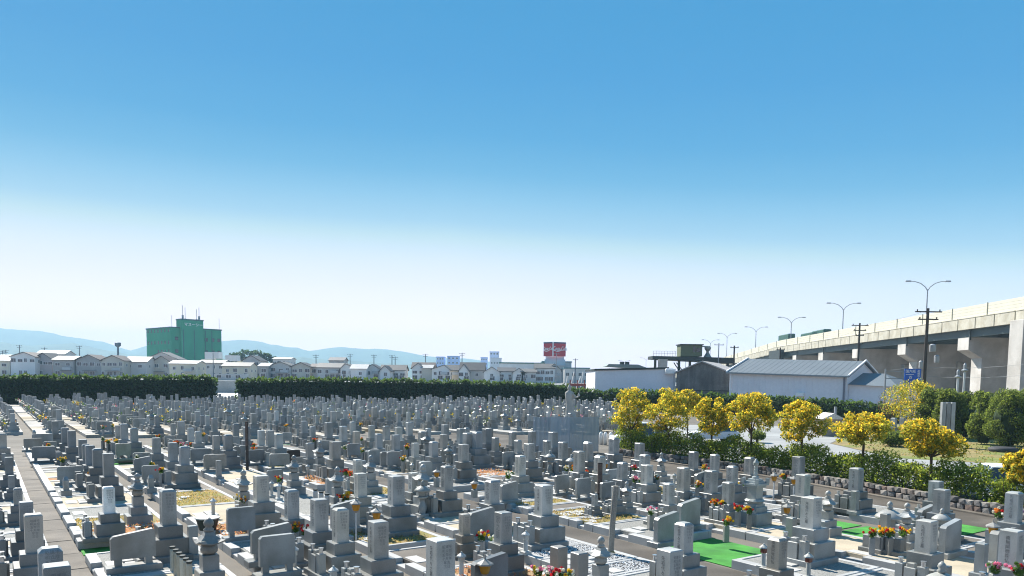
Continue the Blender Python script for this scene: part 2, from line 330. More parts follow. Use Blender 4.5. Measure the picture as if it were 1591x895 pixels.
for a in [(-8, 15, 551, 560, 's', CREAM, RW), (16, 54, 547, 554, 'g', WHITE, RB, 285, 3, '', 0, False, 9, 3.4, 37), (52, 81, 548, 558, 'g', PINK, RG, 288, 3), (82, 114, 553, 559, 's', GREY, RL, 284, 1, '', 0, True),
          (118, 157, 551, 560, 'g', GREY, RB, 285, 3, '', 0, True), (157, 192, 552, 560, 'g', BEIGE, RB, 285, 3, '', 0, True), (192, 228, 554, 562, 's', PALE, RL, 290, 1),
          (56, 100, 544, 550, 's', PALE, RW, 345, 0), (226, 276, 547, 558, 'g', PALE, RL, 330, 1), (236, 266, 553, 563, 'g', BEIGE, RB, 296, 1, '', 0, True), (263, 305, 560, 565, 's', CREAM, RW, 278, 2),
          (308, 347, 559, 564, 's', PALE, RL, 305, 3), (345, 388, 563, 569, 's', CREAM, RL, 290, 2), (377, 403, 552, 560, 'g', PALE, RG, 300, 2), (402, 417, 564, 569, 's', GREY, RW, 282, 1),
          (418, 453, 562, 569, 'g', PALE, RL, 285, 2, '', 0, True), (424, 451, 555, 558, 's', PALE, RW, 350, 3), (452, 482, 563, 570, 'g', BEIGE, RG, 285, 2), (482, 494, 565, 570, 's', PALE, RB, 288, 1),
          (493, 531, 564, 571, 's', PALE, RL, 284, 3), (511, 534, 555, 560, 's', GREY, RD, 350, 2), (529, 556, 565, 573, 'g', WHITE, RL, 283, 2, '', 0, False, 9, 3.4, 536), (545, 569, 566, 573, 's', WHITE, RW, 278, 1),
          (566, 591, 566, 574, 'g', WHITE, RG, 282, 2), (591, 629, 567, 575, 's', WHITE, RG, 288, 3), (590, 606, 568, 576, 'g', WHITE, RG, 280, 1), (640, 674, 563, 572, 's', BEIGE, RB, 296, 0), (640, 659, 564, 572, 'g', WHITE, RG, 284, 2), (655, 671, 567, 572, 's', BEIGE, RW, 283, 0),
          (671, 698, 567, 574, 'g', WHITE, RL, 280, 3, '', 0, False, 9, 3.4, 690), (690, 716, 567, 575, 's', CREAM, RG, 292, 1), (715, 752, 563, 575, 's', PALE, RG, 288, 1), (713, 728, 566, 576, 'g', WHITE, RG, 281, 2),
          (752, 776, 570, 578, 'g', WHITE, RL, 278, 1), (774, 800, 571, 577, 's', WHITE, RG, 284, 2), (797, 816, 572, 579, 'g', WHITE, RL, 280, 1), (810, 833, 573, 578, 's', PALE, RL, 280, 2), (832, 862, 565, 572, 's', WHITE, RL, 284, 3), (850, 872, 565, 575, 'g', PALE, RL, 286, 1)]:
    house(*a)
HOUSES.sort(key=lambda h: h[0])
def wcol(c): return 'white' if c == WHITE else 'cream' if c == CREAM else 'dusky pink' if c == PINK else 'grey' if c == GREY else 'beige' if c == BEIGE else 'pale'
def rcol(c): return 'white' if c == RW else 'light grey' if c == RL else 'brown' if c == RB else 'black' if c == RD else 'grey'
for i, (p, t, wl, rf, k) in enumerate(HOUSES):
    tag(t, '%s %s house with %s roof, %s from the left beyond the far hedge' % (wcol(wl), 'gable-fronted' if k == 'g' else 'long-eaved', rcol(rf), nth(i + 1)), 'house', 'houses on the terrace behind the hedge')
def block(name, label, cat, px0, px1, y0, y1, Y, dep, col, wins=0, roofc=None, base=3.4, rows=1, group=None):
    a = at(px0, y0, Y); c = at(px1, y0, Y); w_ = c.x - a.x; xm = (a.x + c.x) / 2; z0 = base if y1 is None else at((px0 + px1) / 2, y1, Y).z; h = (a.z + c.z) / 2 - z0
    t = thing(name, label, cat, (xm, Y, z0), 0, group); b = MB(); b.box(0, dep / 2, 0, w_, dep, h); link('wall', b.mesh('block_wall', paintw), t, color=col)
    if roofc: r = MB(); r.box(0, dep / 2, h + .003, w_ + .5, dep + .5, .5); link('roof_edge', r.mesh('roof_edge', paint), t, color=roofc)
    for q in range(rows):
        for k in range(wins): window(t, -w_ / 2 + w_ * (k + .5) / wins, -.02, h * (q + .55) / rows - .3, min(1.7, w_ / wins * .5), min(1.3, h / rows * .4))
    return t
block('garage_wall', 'white flat garage with two openings in the hedge gap', 'garage', 333, 377, 581, None, 225, 5, PALE, 3)
block('storage_box', 'small white rooftop box right of the green building foot', 'box', 318, 330, 547, 558, 320, 4, WHITE)
block('storage_box', 'white wide box below the green building right corner', 'box', 350, 368, 552, 561, 320, 4, WHITE)
block('storage_box', 'white box by the green building foot, centre of three', 'box', 333, 340, 547, 557, 322, 4, WHITE)
block('factory', 'long white factory with green roof edge left of the red billboard', 'factory', 776, 846, 565, None, 325, 20, WHITE, 9, (.03, .16, .13))
block('factory', 'white rounded factory block under the red billboard', 'factory', 843, 888, 563, None, 331, 16, PALE, 4, (.10, .2, .22))
block('factory', 'low white factory block with small windows right of the billboard', 'factory', 877, 916, 573, None, 318, 16, PALE, 4, (.10, .2, .22))
for a, b_, y, lab in ((678, 690, 555, 'blue and white slab tower, left of the pair on the skyline'), (695, 713, 554, 'blue and white round-topped tower, right of the pair on the skyline'), (747, 757, 556, 'small blue tower left of the tall white skyline tower')):
    block('apartment_tower', lab, 'tower', a, b_, y, None, 700, 14, (.42, .55, .80), 3, (.10, .25, .6), rows=5)
block('apartment_tower', 'tallest white and blue stepped tower on the skyline', 'tower', 761, 775, 547, None, 690, 12, (.55, .62, .80), 3, (.25, .4, .65), rows=6)
block('apartment_tower', 'low white block in front of the tallest skyline tower', 'tower', 762, 779, 557, None, 670, 12, (.62, .62, .64), 4, (.5, .5, .55), rows=2)
# green office building seen on its corner
gc = at(267, 580, 420); gc.z = 3.4; GB = thing('office_building', 'big dark green block with a raised centre tower and roof aerials', 'building', gc, math.atan2(22, 19.4))
GREEN = (.018, .27, .15); gh = 27.0
b = MB(); b.box(14.6, 15.6, 0, 29.2, 31.2, gh); link('wall', b.mesh('office_wall', paintw), GB, color=GREEN)
b = MB(); b.box(14.6, 15.6, gh + .002, 29.8, 31.8, .7); link('roof_edge', b.mesh('roof_edge', paint), GB, color=(.02, .11, .10))
b = MB(); b.box(11.2, 1.0, 0, 12.6, 6, gh + 4.6); link('tower', b.mesh('office_tower', paintw), GB, color=(.02, .285, .16))
b = MB(); b.box(11.2, 1.0, gh + 4.61, 13.0, 6.4, .7); link('roof_edge', b.mesh('roof_edge', paint), GB, color=(.02, .11, .10))
for q in range(5):
    for k in range(7):
        if q in (2, 3, 4) and k > 3: continue
        window(GB, -.02, 3 + k * 4.3, gh - 3.6 - q * 5.0 + (1.5 if q == 0 else 0), 1.3, 1.7, R(-90), (.008, .07, .05))
for q, z in enumerate((gh - 6.5, gh - 13.5)):
    for x in (3.0, 20.0, 24.0, 27.6): window(GB, x, -.02, z, 1.6, 1.8, 'y', (.008, .07, .05))
b = MB()
for x in (6, 12.2, 19.6, 23.4): b.box(x, -.06 if x > 18 or x < 5 else -2.06, 0, .5, .12, gh - .5)
link('facade_rib', b.mesh('facade_rib', paint), GB, color=(.02, .13, .12))
sg = text_mesh('マスーシー', 2.15, surf('sign_white', (.85, .85, .85), .5, .03, 1, 5, .02, 0), .08)
o = link('sign_lettering', sg, GB, (11.8, -2.12, gh + 2.2)); o.rotation_euler = (R(90), 0, 0)
for x, y, h in ((7.2, 1, 7.5), (8.8, 1.4, 6.5), (15.2, 1, 6.0), (16.6, 1, 7.0)):
    b = MB(); b.tube([(x, y, gh + 5.3), (x, y, gh + 5.3 + h)], .14, 5); b.box(x, y, gh + 5.3, .8, .8, 2.2 if x < 8 or x > 16 else .4); link('aerial', b.mesh('aerial', polem), GB)
for x, y in ((1, 1), (17.7, 3), (28.5, 1)):
    b = MB(); b.tube([(x, y, gh + .7), (x, y, gh + 7)], .1, 4); link('aerial', b.mesh('aerial', polem), GB)
# red billboard on the factory roof
bc = at(859, 553.5, 329); BB = thing('billboard', 'red two-sided rooftop billboard with white script lettering', 'billboard', bc)
redm = surf('billboard_red', (.50, .03, .05), .5, .05, .4, 3, .05, 0); bwm = surf('billboard_white', (.8, .8, .8), .5, .03, 1, 5, .02, 0)
for vx, vy, ln in ((-3.9, 2.6, 4.6), (5.6, 2.4, 6.1)):
    ang = math.atan2(vy, vx) if vx > 0 else math.atan2(-vy, -vx); sgn = 1 if vx > 0 else -1
    b = MB(); b.box(0, 0, 0, ln, .3, 6.1); pn = link('sign_board', b.mesh('sign_board', redm), BB, (vx / 2, vy / 2, 0), ang)
    b = MB(); b.box(0, 0, 5.5, ln + .1, .36, .62); link('top_band', b.mesh('top_band', paint), pn, color=(.05, .07, .13))
    t_ = text_mesh('Coca-Cola', ln * .30, bwm, .03, .35, 1.0, .025); t_.name = 'script_lettering'
    lo = link('script_lettering', t_, pn, (.05, -.2, 3.3)); lo.rotation_euler = (R(90), 0, 0); lo.scale = (.86, 1.45, 1)
    wv = MB(); pts = [(-ln * .47 + ln * .62 * k / 10, -.2, 2.45 - .42 * math.sin(math.pi * k / 10)) for k in range(11)]
    for k in range(10): wv.quad(pts[k], pts[k + 1], (pts[k + 1][0], -.2, pts[k + 1][2] + .3), (pts[k][0], -.2, pts[k][2] + .3))
    link('script_swash', wv.mesh('script_swash', bwm), pn)
b = MB(); b.box(0, -.15, 0, .5, .3, 6.1); link('corner_post', b.mesh('corner_post', paint), BB, color=(.75, .75, .75))
b = MB(); b.box(1, 2.6, -3.9, 9, 2.0, 2.6); b.box(1, 2.6, -1.3, 8, .2, 1.3); link('support_plinth', b.mesh('support_plinth', paintw), BB, color=(.45, .55, .62))
# poles on the skyline
def upole(px, y, Y, yb=None, arm=2.0, col=polem, label='', r=.16, cat='utility pole', name='utility_pole', arms=2, group='utility poles on the skyline', base=None, tilt=0):
    p = at(px, y, Y); z0 = base if base is not None else (3.4 if Y > 215 else 0); h = p.z - z0
    t = thing(name, label, cat, (p.x, Y, z0), 0, group); b = MB(); b.tube([(0, 0, 0), (0, 0, h)], [r * 1.25, r * .8], 7); link('pole', b.mesh('pole', col), t)
    for k in range(arms):
        b = MB(); b.box(0, -.15, h - .5 - k * .9, arm * (1 - .25 * k), .14, .14)
        for q in (-1, 0, 1): b.box(q * arm * .42 * (1 - .25 * k), -.15, h - .36 - k * .9, .1, .1, .22)
        link('cross_arm', b.mesh('cross_arm', col), t)
    return t
blueish = surf('pole_dark', (.10, .12, .15), .6, .1, 1, 5, .05, 0)
for i, (px, y) in enumerate(((4, 545), (9, 543.5), (30, 536), (69, 540), (123, 537), (98, 545), (491, 551), (544, 550), (581, 551), (609, 551.5), (614, 554), (661, 550), (718, 548))):
    upole(px, y, 360 + 15 * (i % 3), label='thin dark utility pole on the skyline, %s from the left' % nth(i + 1), col=blueish, arms=2, arm=3.0, r=.22)
upole(331, 548, 272, label='bare dark pole above the garage in the hedge gap', col=blueish, arms=0, r=.15)
upole(864.5, 548, 262, label='grey pole in front of the house below the billboard', col=polem, arms=1, r=.15)
upole(894, 557, 250, label='dark pole right of the billboard beside the low factory', col=blueish, arms=1, arm=1.8, r=.16)
p = at(183, 532, 420); t = thing('water_tower', 'thin blue post with a cup-shaped head on the left skyline', 'tower', (p.x, 420, 3.4)); h = p.z - 3.4
b = MB(); b.lathe(0, 0, 0, [(.7, 0), (.5, h - 2.6)], 8); link('stem', b.mesh('stem', blueish), t); b = MB(); b.lathe(0, 0, h - 2.6, [(.5, 0), (1.5, .7), (1.6, 2.4), (1.2, 2.6)], 10); link('tank', b.mesh('tank', blueish), t)
# red railing with white stakes
p = at(908, 600, 160); t = thing('railing', 'rust red railing with white stakes above the far hedge', 'railing', (p.x, 160, 0)); b = MB()
b.box(0, 0, 3.6, 7, .1, .5); link('rail', b.mesh('rail', paint), t, color=(.25, .05, .04))
for k in range(5): b = MB(); b.box(-3 + 1.5 * k, .1, 0, .22, .12, 4.9); link('post', b.mesh('post', paint), t, color=(.25, .05, .04))
for k in range(7): b = MB(); b.tube([(-4 + 1.1 * k, 2.2, 2.2), (-3.4 + 1.1 * k + (k % 3) * .3, 2.2, 5.6 + (k % 2))], .11, 5); link('stake', b.mesh('stake', paint), t, color=(.75, .72, .68))
# wooded knoll
p = at(398, 560, 480); b = MB(); n = 24; vs = []; fs = []
for i in range(n + 1):
    x = -38 + 76 * i / n; h = 13.5 * math.exp(-((x + 4) / 21) ** 2) + 2.5 * math.exp(-((x + 30) / 7) ** 2)
    for j, q in enumerate((0, .6, 1, .5, 0)): vs.append((x, -30 + 15 * j, h * q))
fs = [(i * 5 + j, (i + 1) * 5 + j, (i + 1) * 5 + j + 1, i * 5 + j + 1) for i in range(n) for j in range(4)]
b.add(vs, fs); struct('wooded_knoll', b.mesh('wooded_knoll', surf('scrub', (.10, .11, .06), .95, .4, .2, 1.5, .3, 0, tint=(.20, .17, .11), tintscale=.12), True), loc=(p.x, 480, 3.4))
P = []; C = []
for x, z, r in [(-33, 3.5, 4), (-27, 3.5, 4), (-20, 8, 4.5), (-13, 12, 5), (-6, 14, 5), (1, 14, 4.5), (7, 13, 3.5), (12, 11, 3.2), (16, 9, 3), (20, 6.6, 3), (24, 4.5, 2.5), (29, 2.5, 2.5), (-30, 2, 5), (-22, 4, 4), (6, 6, 3), (-8, 5, 3)]:
    m = 260; q = RNG.normal(size=(m, 3)); q /= np.linalg.norm(q, axis=1, keepdims=True); q *= (.55 + .45 * RNG.random((m, 1))) * np.array([[r, r, r * .75]])
    P.append(q + np.array([[x, -2, z]])); C.append(np.array([[.035, .065, .025]]) * (.6 + .9 * RNG.random((m, 1))))
P = np.concatenate(P); o = struct('knoll_trees', leaf_mesh('knoll_trees', P, RNG.normal(size=P.shape), .9, np.concatenate(C)), 'stuff', loc=(p.x, 480, 3.4))
# ------------------------------------------------------------------ warehouses
metalw = surf('cladding_white', (.76, .76, .80), .6, .05, .3, 3, .03, 0)
metalg = surf('weathered_cladding', (.14, .135, .13), .85, .25, .6, 6, .15, 0, tint=(.20, .19, .18), tintscale=.5, stretch=(3, 3, .25))
roofg = surf('metal_roof', (.15, .17, .185), .55, .06, .3, 3, .04, 0)
def ribs(w_, h, y, pitch, d=.05, wv=.12):
    b = MB(); n = int(w_ / pitch)
    for k in range(n): b.box(-w_ / 2 + (k + .5) * w_ / n, y, 0.02, wv, d, h - .04)
    return b
a = at(925, 574, 131); c = at(1050, 571.5, 131); w_ = c.x - a.x
t = thing('warehouse', 'long low white clad warehouse with flat dark roof edge', 'warehouse', ((a.x + c.x) / 2, 131, 0))
b = MB(); b.prism([(-w_ / 2, 0), (w_ / 2, 0), (w_ / 2, c.z - .2), (-w_ / 2, a.z - .2)], 0, 16); link('wall', b.mesh('warehouse_wall', metalw), t)
link('cladding_rib', ribs(w_, 6.6, -.02, .9).mesh('cladding_rib', metalw), t)
b = MB(); b.prism([(-w_ / 2 - .2, a.z - .197), (w_ / 2 - 1.2, c.z - .197), (w_ / 2 - 1.2, c.z + .1), (-w_ / 2 - .2, a.z + .1)], -.25, 16.2); link('roof_edge', b.mesh('roof_edge', darkm), t)
q = at(1039, 577, 131); b = MB(); b.box(0, -.5, -.4, 1.5, 1.0, .9, .2); link('vent_hood', b.mesh('vent_hood', paint), t, (q.x - (a.x + c.x) / 2, 0, q.z), color=(.85, .83, .8))
a = at(1051, 577, 128); c = at(1129, 577, 128); pk = at(1089, 560.5, 128); w_ = c.x - a.x; xm = (a.x + c.x) / 2
t = thing('barn', 'dark weathered gabled shed between the two white warehouses', 'shed', (xm + .2, 128, 0), R(-24)); x = pk.x - xm; w_ *= 1.04
b = MB(); b.prism([(-w_ / 2, 0), (w_ / 2, 0), (w_ / 2, c.z - .2), (x, pk.z - .25), (-w_ / 2, a.z - .2)], 0, 17.5); link('wall', b.mesh('shed_wall', metalg), t)
link('cladding_rib', ribs(w_, 5.8, -.02, .55, .05, .1).mesh('cladding_rib', metalg), t)
b = MB(); b.box(0, -.06, 3.3, w_, .1, .12); link('girt', b.mesh('girt', darkm), t)
for k, (ex, ez) in enumerate(((-w_ / 2 - .3, a.z - .35), (w_ / 2 + .2, c.z - .3))):
    b = MB(); pol = [(x, pk.z - .2), (x, pk.z), (ex, ez + .22), (ex, ez)]; b.prism(pol if k else pol[::-1], -.3, 17.8); link('roof', b.mesh('shed_roof', surf('shed_roof', (.40, .37, .35), .8, .12, .4, 4, .08, 0)), t)
# big white warehouse: long side faces the cemetery, gable to the right
a = at(1134, 578, 124); c = at(1316, 586.5, 112); ang = math.atan2(c.y - a.y, c.x - a.x); ln = math.hypot(c.x - a.x, c.y - a.y)
t = thing('warehouse', 'big white warehouse with blue-grey metal roof and lean-to', 'warehouse', (a.x, a.y, 0), ang); dw = 15.; zr = 8.6; ze = 6.35
b = MB(); b.prismx([(0, 0), (dw, 0), (dw, ze), (dw / 2, zr), (0, ze)], 0, ln); link('wall', b.mesh('warehouse_wall', metalw), t)
rb = ribs(ln, ze - .05, 0, .9); link('cladding_rib', rb.mesh('cladding_rib', metalw), t, (ln / 2, -.02, 0))
for sy in (0, 1):
    b = MB(); e = (-.5, ze - .1) if sy == 0 else (dw + .5, ze - .1); pol = [(dw / 2, zr + .02), (dw / 2, zr + .22), (e[0], e[1] + .2), (e[0], e[1])]
    b.prismx(pol if sy else pol[::-1], -.4, ln + .4); link('roof', b.mesh('warehouse_roof', roofg), t)
b = MB()
for k in range(int(ln / .9)): b.add([(k * .9 + .4, -.5, ze + .08), (k * .9 + .46, -.5, ze + .08), (k * .9 + .46, dw / 2, zr + .20), (k * .9 + .4, dw / 2, zr + .20), (k * .9 + .43, -.5, ze + .125), (k * .9 + .43, dw / 2, zr + .245)], [(0, 4, 5, 3), (4, 1, 2, 5), (0, 1, 4)])
link('roof_seam', b.mesh('roof_seam', roofg), t)
b = MB(); b.box(ln / 2, -.6, ze - .12, ln + .8, .22, .22); link('gutter', b.mesh('gutter', paint), t, color=(.25, .28, .3))
for x_ in (.35, ln - .3): b = MB(); b.box(x_, -.22, 0, .22, .2, ze - .1); link('downpipe', b.mesh('downpipe', paint), t, color=(.8, .8, .82) if x_ < 1 else (.2, .2, .24))
b = MB()
for pol in ([(-.52, ze + .1), (-.52, ze + .32), (dw / 2, zr + .46), (dw / 2, zr + .24)], [(dw / 2, zr + .24), (dw / 2, zr + .46), (dw + .52, ze + .32), (dw + .52, ze + .1)]): b.prismx(pol, ln + .28, ln + .46); b.prismx(pol, -.46, -.28)
link('verge_trim', b.mesh('verge_trim', paint), t, color=(.85, .85, .86))
b = MB(); b.prism([(0.02, 0), (6.3, 0), (6.3, 5.0), (0.02, 5.1)], 1.0, dw - 1); link('lean_to_wall', b.mesh('lean_to_wall', metalw), t, (ln, 0, 0))
b = MB(); b.add([(0.03, .4, 5.12), (6.9, .4, 5.0), (6.9, dw - .6, 5.0), (0.03, dw - .6, 5.12), (3.2, dw / 2, 7.0), (0.03, dw / 2, 7.0)], [(0, 1, 4, 5), (1, 2, 4), (2, 3, 5, 4), (0, 3, 2, 1)]); link('lean_to_roof', b.mesh('lean_to_roof', roofg), t, (ln, 0, 0))
b = MB(); b.box(0, -.35, -.3, 1.1, .7, .6, .1); link('vent_hood', b.mesh('vent_hood', paint), t, (ln * .64, 0, 3.3), color=(.85, .83, .8))
for ch in t.children:          # the roof line falls slightly towards the right end
    for v_ in ch.data.vertices: v_.co.z -= .5 * (v_.co.x + ch.location.x) / ln * max(0., min(1., (v_.co.z + ch.location.z) / ze))
# ------------------------------------------------------------------ viaduct
va = R(4.0); DV = Vector((math.sin(va), math.cos(va), 0)); DP = Vector((math.cos(va), -math.sin(va), 0)); VR = -va
VK = 1.5     # the viaduct stands 75 m to the right
def vz(v): return 0 if v < 185 * VK else -(v - 185 * VK) * .034
def Z(z): return 5 + (z - 5) * VK
V = thing('viaduct', 'raised concrete motorway viaduct with cream noise barrier crossing behind the trees', 'viaduct', (0, 0, 0), VR)
v0, v1, step = 93.0, 630.0, 6.2
b = MB(); segs = np.arange(v0, v1, 12.0)
for i in range(len(segs) - 1):
    y0, y1 = segs[i], segs[i + 1]; a0, a1 = vz(y0), vz(y1)
    b.add([(75, y0, 15.2 + a0), (112, y0, 15.2 + a0), (112, y1, 15.2 + a1), (75, y1, 15.2 + a1), (75, y0, 15.8 + a0), (112, y0, 15.8 + a0), (112, y1, 15.8 + a1), (75, y1, 15.8 + a1)], [(0, 3, 2, 1), (4, 5, 6, 7), (0, 1, 5, 4), (2, 3, 7, 6), (3, 0, 4, 7)])
link('deck', b.mesh('deck', concv), V)
for p_ in (75.5, 82, 89, 96):
    b = MB()
    for i in range(len(segs) - 1):
        y0, y1 = segs[i], segs[i + 1]; a0, a1 = vz(y0), vz(y1)
        b.add([(p_, y0, 13.78 + a0), (p_ + .4, y0, 13.78 + a0), (p_ + .4, y1, 13.78 + a1), (p_, y1, 13.78 + a1), (p_, y0, 15.19 + a0), (p_ + .4, y0, 15.19 + a0), (p_ + .4, y1, 15.19 + a1), (p_, y1, 15.19 + a1)], [(0, 3, 2, 1), (1, 2, 6, 5), (3, 0, 4, 7), (0, 1, 5, 4), (2, 3, 7, 6)])
    link('girder', b.mesh('girder', girdm), V)
pb = MB(); pb.box(0, 0, 0, .45, step - .34, 2.1, .04); pb.box(-.02, 0, 2.02, .56, step - .34, .12); ps = pb.mesh('parapet_panel', panelm)
gb = MB(); gb.box(.05, 0, 0, .2, .3, 1.3); gs = gb.mesh('panel_joint', concv)
v = v0
gs = MB().box(0, 0, 0, .12, .5, 2.0).mesh('panel_joint', concv)
while v < v1: link('panel_joint', gs, V, (74.86, v + step / 2, 15.2 + vz(v))); link('parapet_panel', ps, V, (74.7, v, 15.18 + vz(v))); v += step
for k in range(4):
    b = MB()
    for i in range(len(segs) - 1):
        y0, y1 = segs[i], segs[i + 1]; a0, a1 = vz(y0) + 17.34 + k * .54, vz(y1) + 17.34 + k * .54
        b.add([(74.85, y0, a0), (75, y0, a0), (75, y1, a1), (74.85, y1, a1), (74.85, y0, a0 + .50), (75, y0, a0 + .50), (75, y1, a1 + .50), (74.85, y1, a1 + .50)], [(3, 0, 4, 7), (4, 5, 6, 7), (1, 2, 6, 5), (0, 3, 2, 1)])
    link('barrier_slat', b.mesh('barrier_slat', creamm), V)
b2 = MB(); b2.box(0, 0, 0, .22, .16, 2.3); bp = b2.mesh('barrier_post', creamm)
v = v0
while v < v1: link('barrier_post', bp, V, (74.8, v, 17.3 + vz(v))); v += step * 2
capb = MB(); capb.prism([(75.1, 11.4), (77.6, 9.9), (96, 9.9), (99, 11.3), (99, 13.7), (75.1, 13.7)], 0, 4.0); capm = capb.mesh('pier_cap', concv)
c1 = MB(); c1.box(81.9, 2.0, 0, 8.4, 3.7, 9.9); c1m = c1.mesh('pier_column', concv)
c2 = MB(); c2.box(91.8, 2.4, 0, 6.6, 3.3, 9.9); c2m = c2.mesh('pier_column', concv)
c3 = MB(); c3.box(106, 2.4, 0, 10, 3.3, 15.1); c3m = c3.mesh('pier_column', concv)
for v in (122, 148.8, 175.4, 203, 230, 256, 283, 310, 337):
    if v < 285: link('pier_cap', capm, V, (0, v, vz(v))); link('pier_column', c1m, V, (0, v, 0)); link('pier_column', c2m, V, (0, v, 0))
    link('pier_column', c3m, V, (0, v, min(0, vz(v))))
    b = MB(); b.box(75.2, 1.3, 13.2, .25, .3, 2.1); link('drain_pipe', b.mesh('drain_pipe', darkm), V, (0, v - 1.5, vz(v)))
p = ground(1584, 640); q = at(1580, 497, 112); t = thing('concrete_pillar', 'pale concrete pillar in front of the viaduct at the right edge', 'pillar', (q.x + 1.5, 112, 0)); b = MB(); b.box(0, 0, 0, 3.0, 3.0, q.z, .05); link('shaft', b.mesh('shaft', concv), t)
# double-armed lamps on the far parapet
lp = MB(); lp.tube([(0, 0, -2.0), (0, 0, 9.0)], [.17, .11], 7); lpm = lp.mesh('lamp_pole', polem)
def arm_mesh(s): b = MB(); b.tube([(0, 0, 8.7), (s * .5, 0, 9.5), (s * 1.5, 0, 10.27), (s * 2.8, 0, 10.68), (s * 3.9, 0, 10.72)], [.10, .09, .09, .08, .07], 6); return b.mesh('lamp_arm', polem)
hd = MB(); hd.box(0, 0, 0, 1.1, .45, .3, .08); hdm = hd.mesh('lamp_head', polem)
arms = {s: arm_mesh(s) for s in (-1, 1)}
for i, (px, y) in enumerate(((1442, 437), (1311, 471), (1230, 493), (1175, 508), (1130, 518), (1104, 528), (1066, 541), (1004, 556), (970, 560))):
    d = ray(px, y); k = 76.8 / d.dot(DP); g = d * k; v = g.dot(DV); zt = 5 + g.z
    if v > 600: k = 600 / d.dot(DV); g = d * k; zt = 5 + g.z
    t = thing('street_lamp', 'double-armed street lamp on the viaduct, %s from the right' % nth(i + 1), 'street lamp', (g.x, g.y, zt - 10.72), VR, 'double lamps along the viaduct')
    link('lamp_pole', lpm, t)
    for s in (-1, 1): ar = link('lamp_arm', arms[s], t); link('lamp_head', hdm, ar, (s * 4.1, 0, 10.57))
    if v > 330:
        b = MB(); b.tube([(0, 0, -(zt - 10.72)), (0, 0, .01)], .14, 6); link('lamp_base', b.mesh('lamp_base', polem), t)
# trucks and the dark sign box
for px, y, ln, h, lab in ((1222, 522, 9, 1.3, 'dark green covered lorry behind the viaduct barrier, left of three'), (1262, 519, 12, .8, 'long dark lorry top behind the viaduct barrier, middle of three'), (1276, 515.5, 8, .8, 'dark lorry top behind the viaduct barrier, right of three')):
    d = ray(px, y + 4); k = 80 / d.dot(DP); g = d * k; z = 5 + (ray(px, y) * k).z
    t = thing('lorry', lab, 'lorry', (g.x, g.y, 15.81 + vz(g.dot(DV))), VR, None); ln *= 1.4; b = MB(); b.box(0, 0, .9, 2.4, ln, max(1.0, z - t.location.z - .9) + .5, .25); link('cargo_cover', b.mesh('cargo_cover', paint), t, color=(.03, .09, .07))
    b = MB(); b.box(0, -ln / 2 - 1.1, .5, 2.2, 1.9, 1.7, .2); link('cab', b.mesh('cab', paint), t, color=(.2, .3, .27))
    for sx in (-1, 1):
        for yy in (-ln / 2, ln / 3): b = MB(); b.tube([(sx * 1.0, yy, .5), (sx * 1.25, yy, .5)], .5, 10); link('wheel', b.mesh('wheel', rubber), t)
d = ray(1206, 550); k = 73.8 / d.dot(DP); g = d * k
t = thing('sign_gantry', 'dark steel box sign hung on the viaduct side', 'sign', (g.x, g.y, 5 + g.z - 2.0), VR); b = MB(); b.box(0, 0, 0, 1.4, 14, 3.2); link('sign_box', b.mesh('sign_box', darkm), t); b = MB()
for k in range(5): b.box(.25, -6 + 3 * k, -1.2, .25, .25, 1.2)
b.box(.25, 0, -1.35, 1.2, 14, .15); link('walkway', b.mesh('walkway', darkm), t)
# utility poles in front of the viaduct
wood = surf('pole_wood', (.055, .045, .04), .85, .15, 2, 12, .1, 0)
t = upole(1442, 479, 92, label='tall dark utility pole with cross arms before the viaduct, right of two', col=wood, arms=2, arm=3.2, r=.2, group=None)
p = at(1442, 479, 92)
for dx, z, rr in ((.75, p.z - 5.2, .33), (1.3, p.z - 6.5, .26), (-.55, p.z - 7.2, .22)): b = MB(); b.lathe(dx, -.1, z, [(rr, 0), (rr * 1.1, .15), (rr * 1.1, .8), (rr * .6, .95)], 10); link('transformer', b.mesh('transformer', polem), t)
upole(1336, 502, 138, label='dark utility pole with cross arms before the viaduct, left of two', col=wood, arms=3, arm=3.0, r=.19, group=None)
upole(1212.5, 540, 146, label='dark thin pole with lamp arm before the dark sign box', col=wood, arms=1, arm=1.6, r=.15, group=None)
upole(1141, 537, 165, label='dark pole at the right end of the steel gantry', col=wood, arms=1, arm=1.8, r=.2, group=None)
upole(1117, 533, 172, label='thin pole with lamp arm above the dark steel gantry', col=polem, arms=1, arm=2.2, r=.13, group=None)
wm = MB()
for (xa, ya, Ya, xb, yb, Yb) in ((1442, 571, 91.8, 1640, 560, 80), (1442, 585, 91.8, 1640, 578, 80), (1442, 557, 91.8, 1384, 575, 130), (1442, 482, 91.8, 1336, 506, 138), (1336, 512, 138, 1212, 546, 146)):
    a, c = at(xa, ya, Ya), at(xb, yb, Yb); wm.tube([a + (c - a) * k / 8 - Vector((0, 0, .35 * math.sin(math.pi * k / 8))) for k in range(9)], .014, 4)
tag(link('power_line', wm.mesh('power_line', polem)), 'thin overhead wires strung between the two dark poles', 'wire')
for i, (px, y) in enumerate(((1489, 577), (1499.5, 567))):
    p = at(px, y, 78); t = thing('siren_pole', 'white pole with grey lantern head before the viaduct, %s of two' % ('left' if i == 0 else 'right'), 'lamp post', (p.x, 78, 0)); b = MB(); b.tube([(0, 0, 0), (0, 0, p.z - .4)], .1, 7); link('pole', b.mesh('pole', paint), t, color=(.6, .62, .63))
    b = MB(); b.lathe(0, 0, p.z - .7, [(.1, 0), (.3, .1), (.3, .2), (.14, .3), (.16, .7), (.05, .9)], 8); link('lamp_head', b.mesh('lamp_head', paint), t, color=(.3, .32, .34))
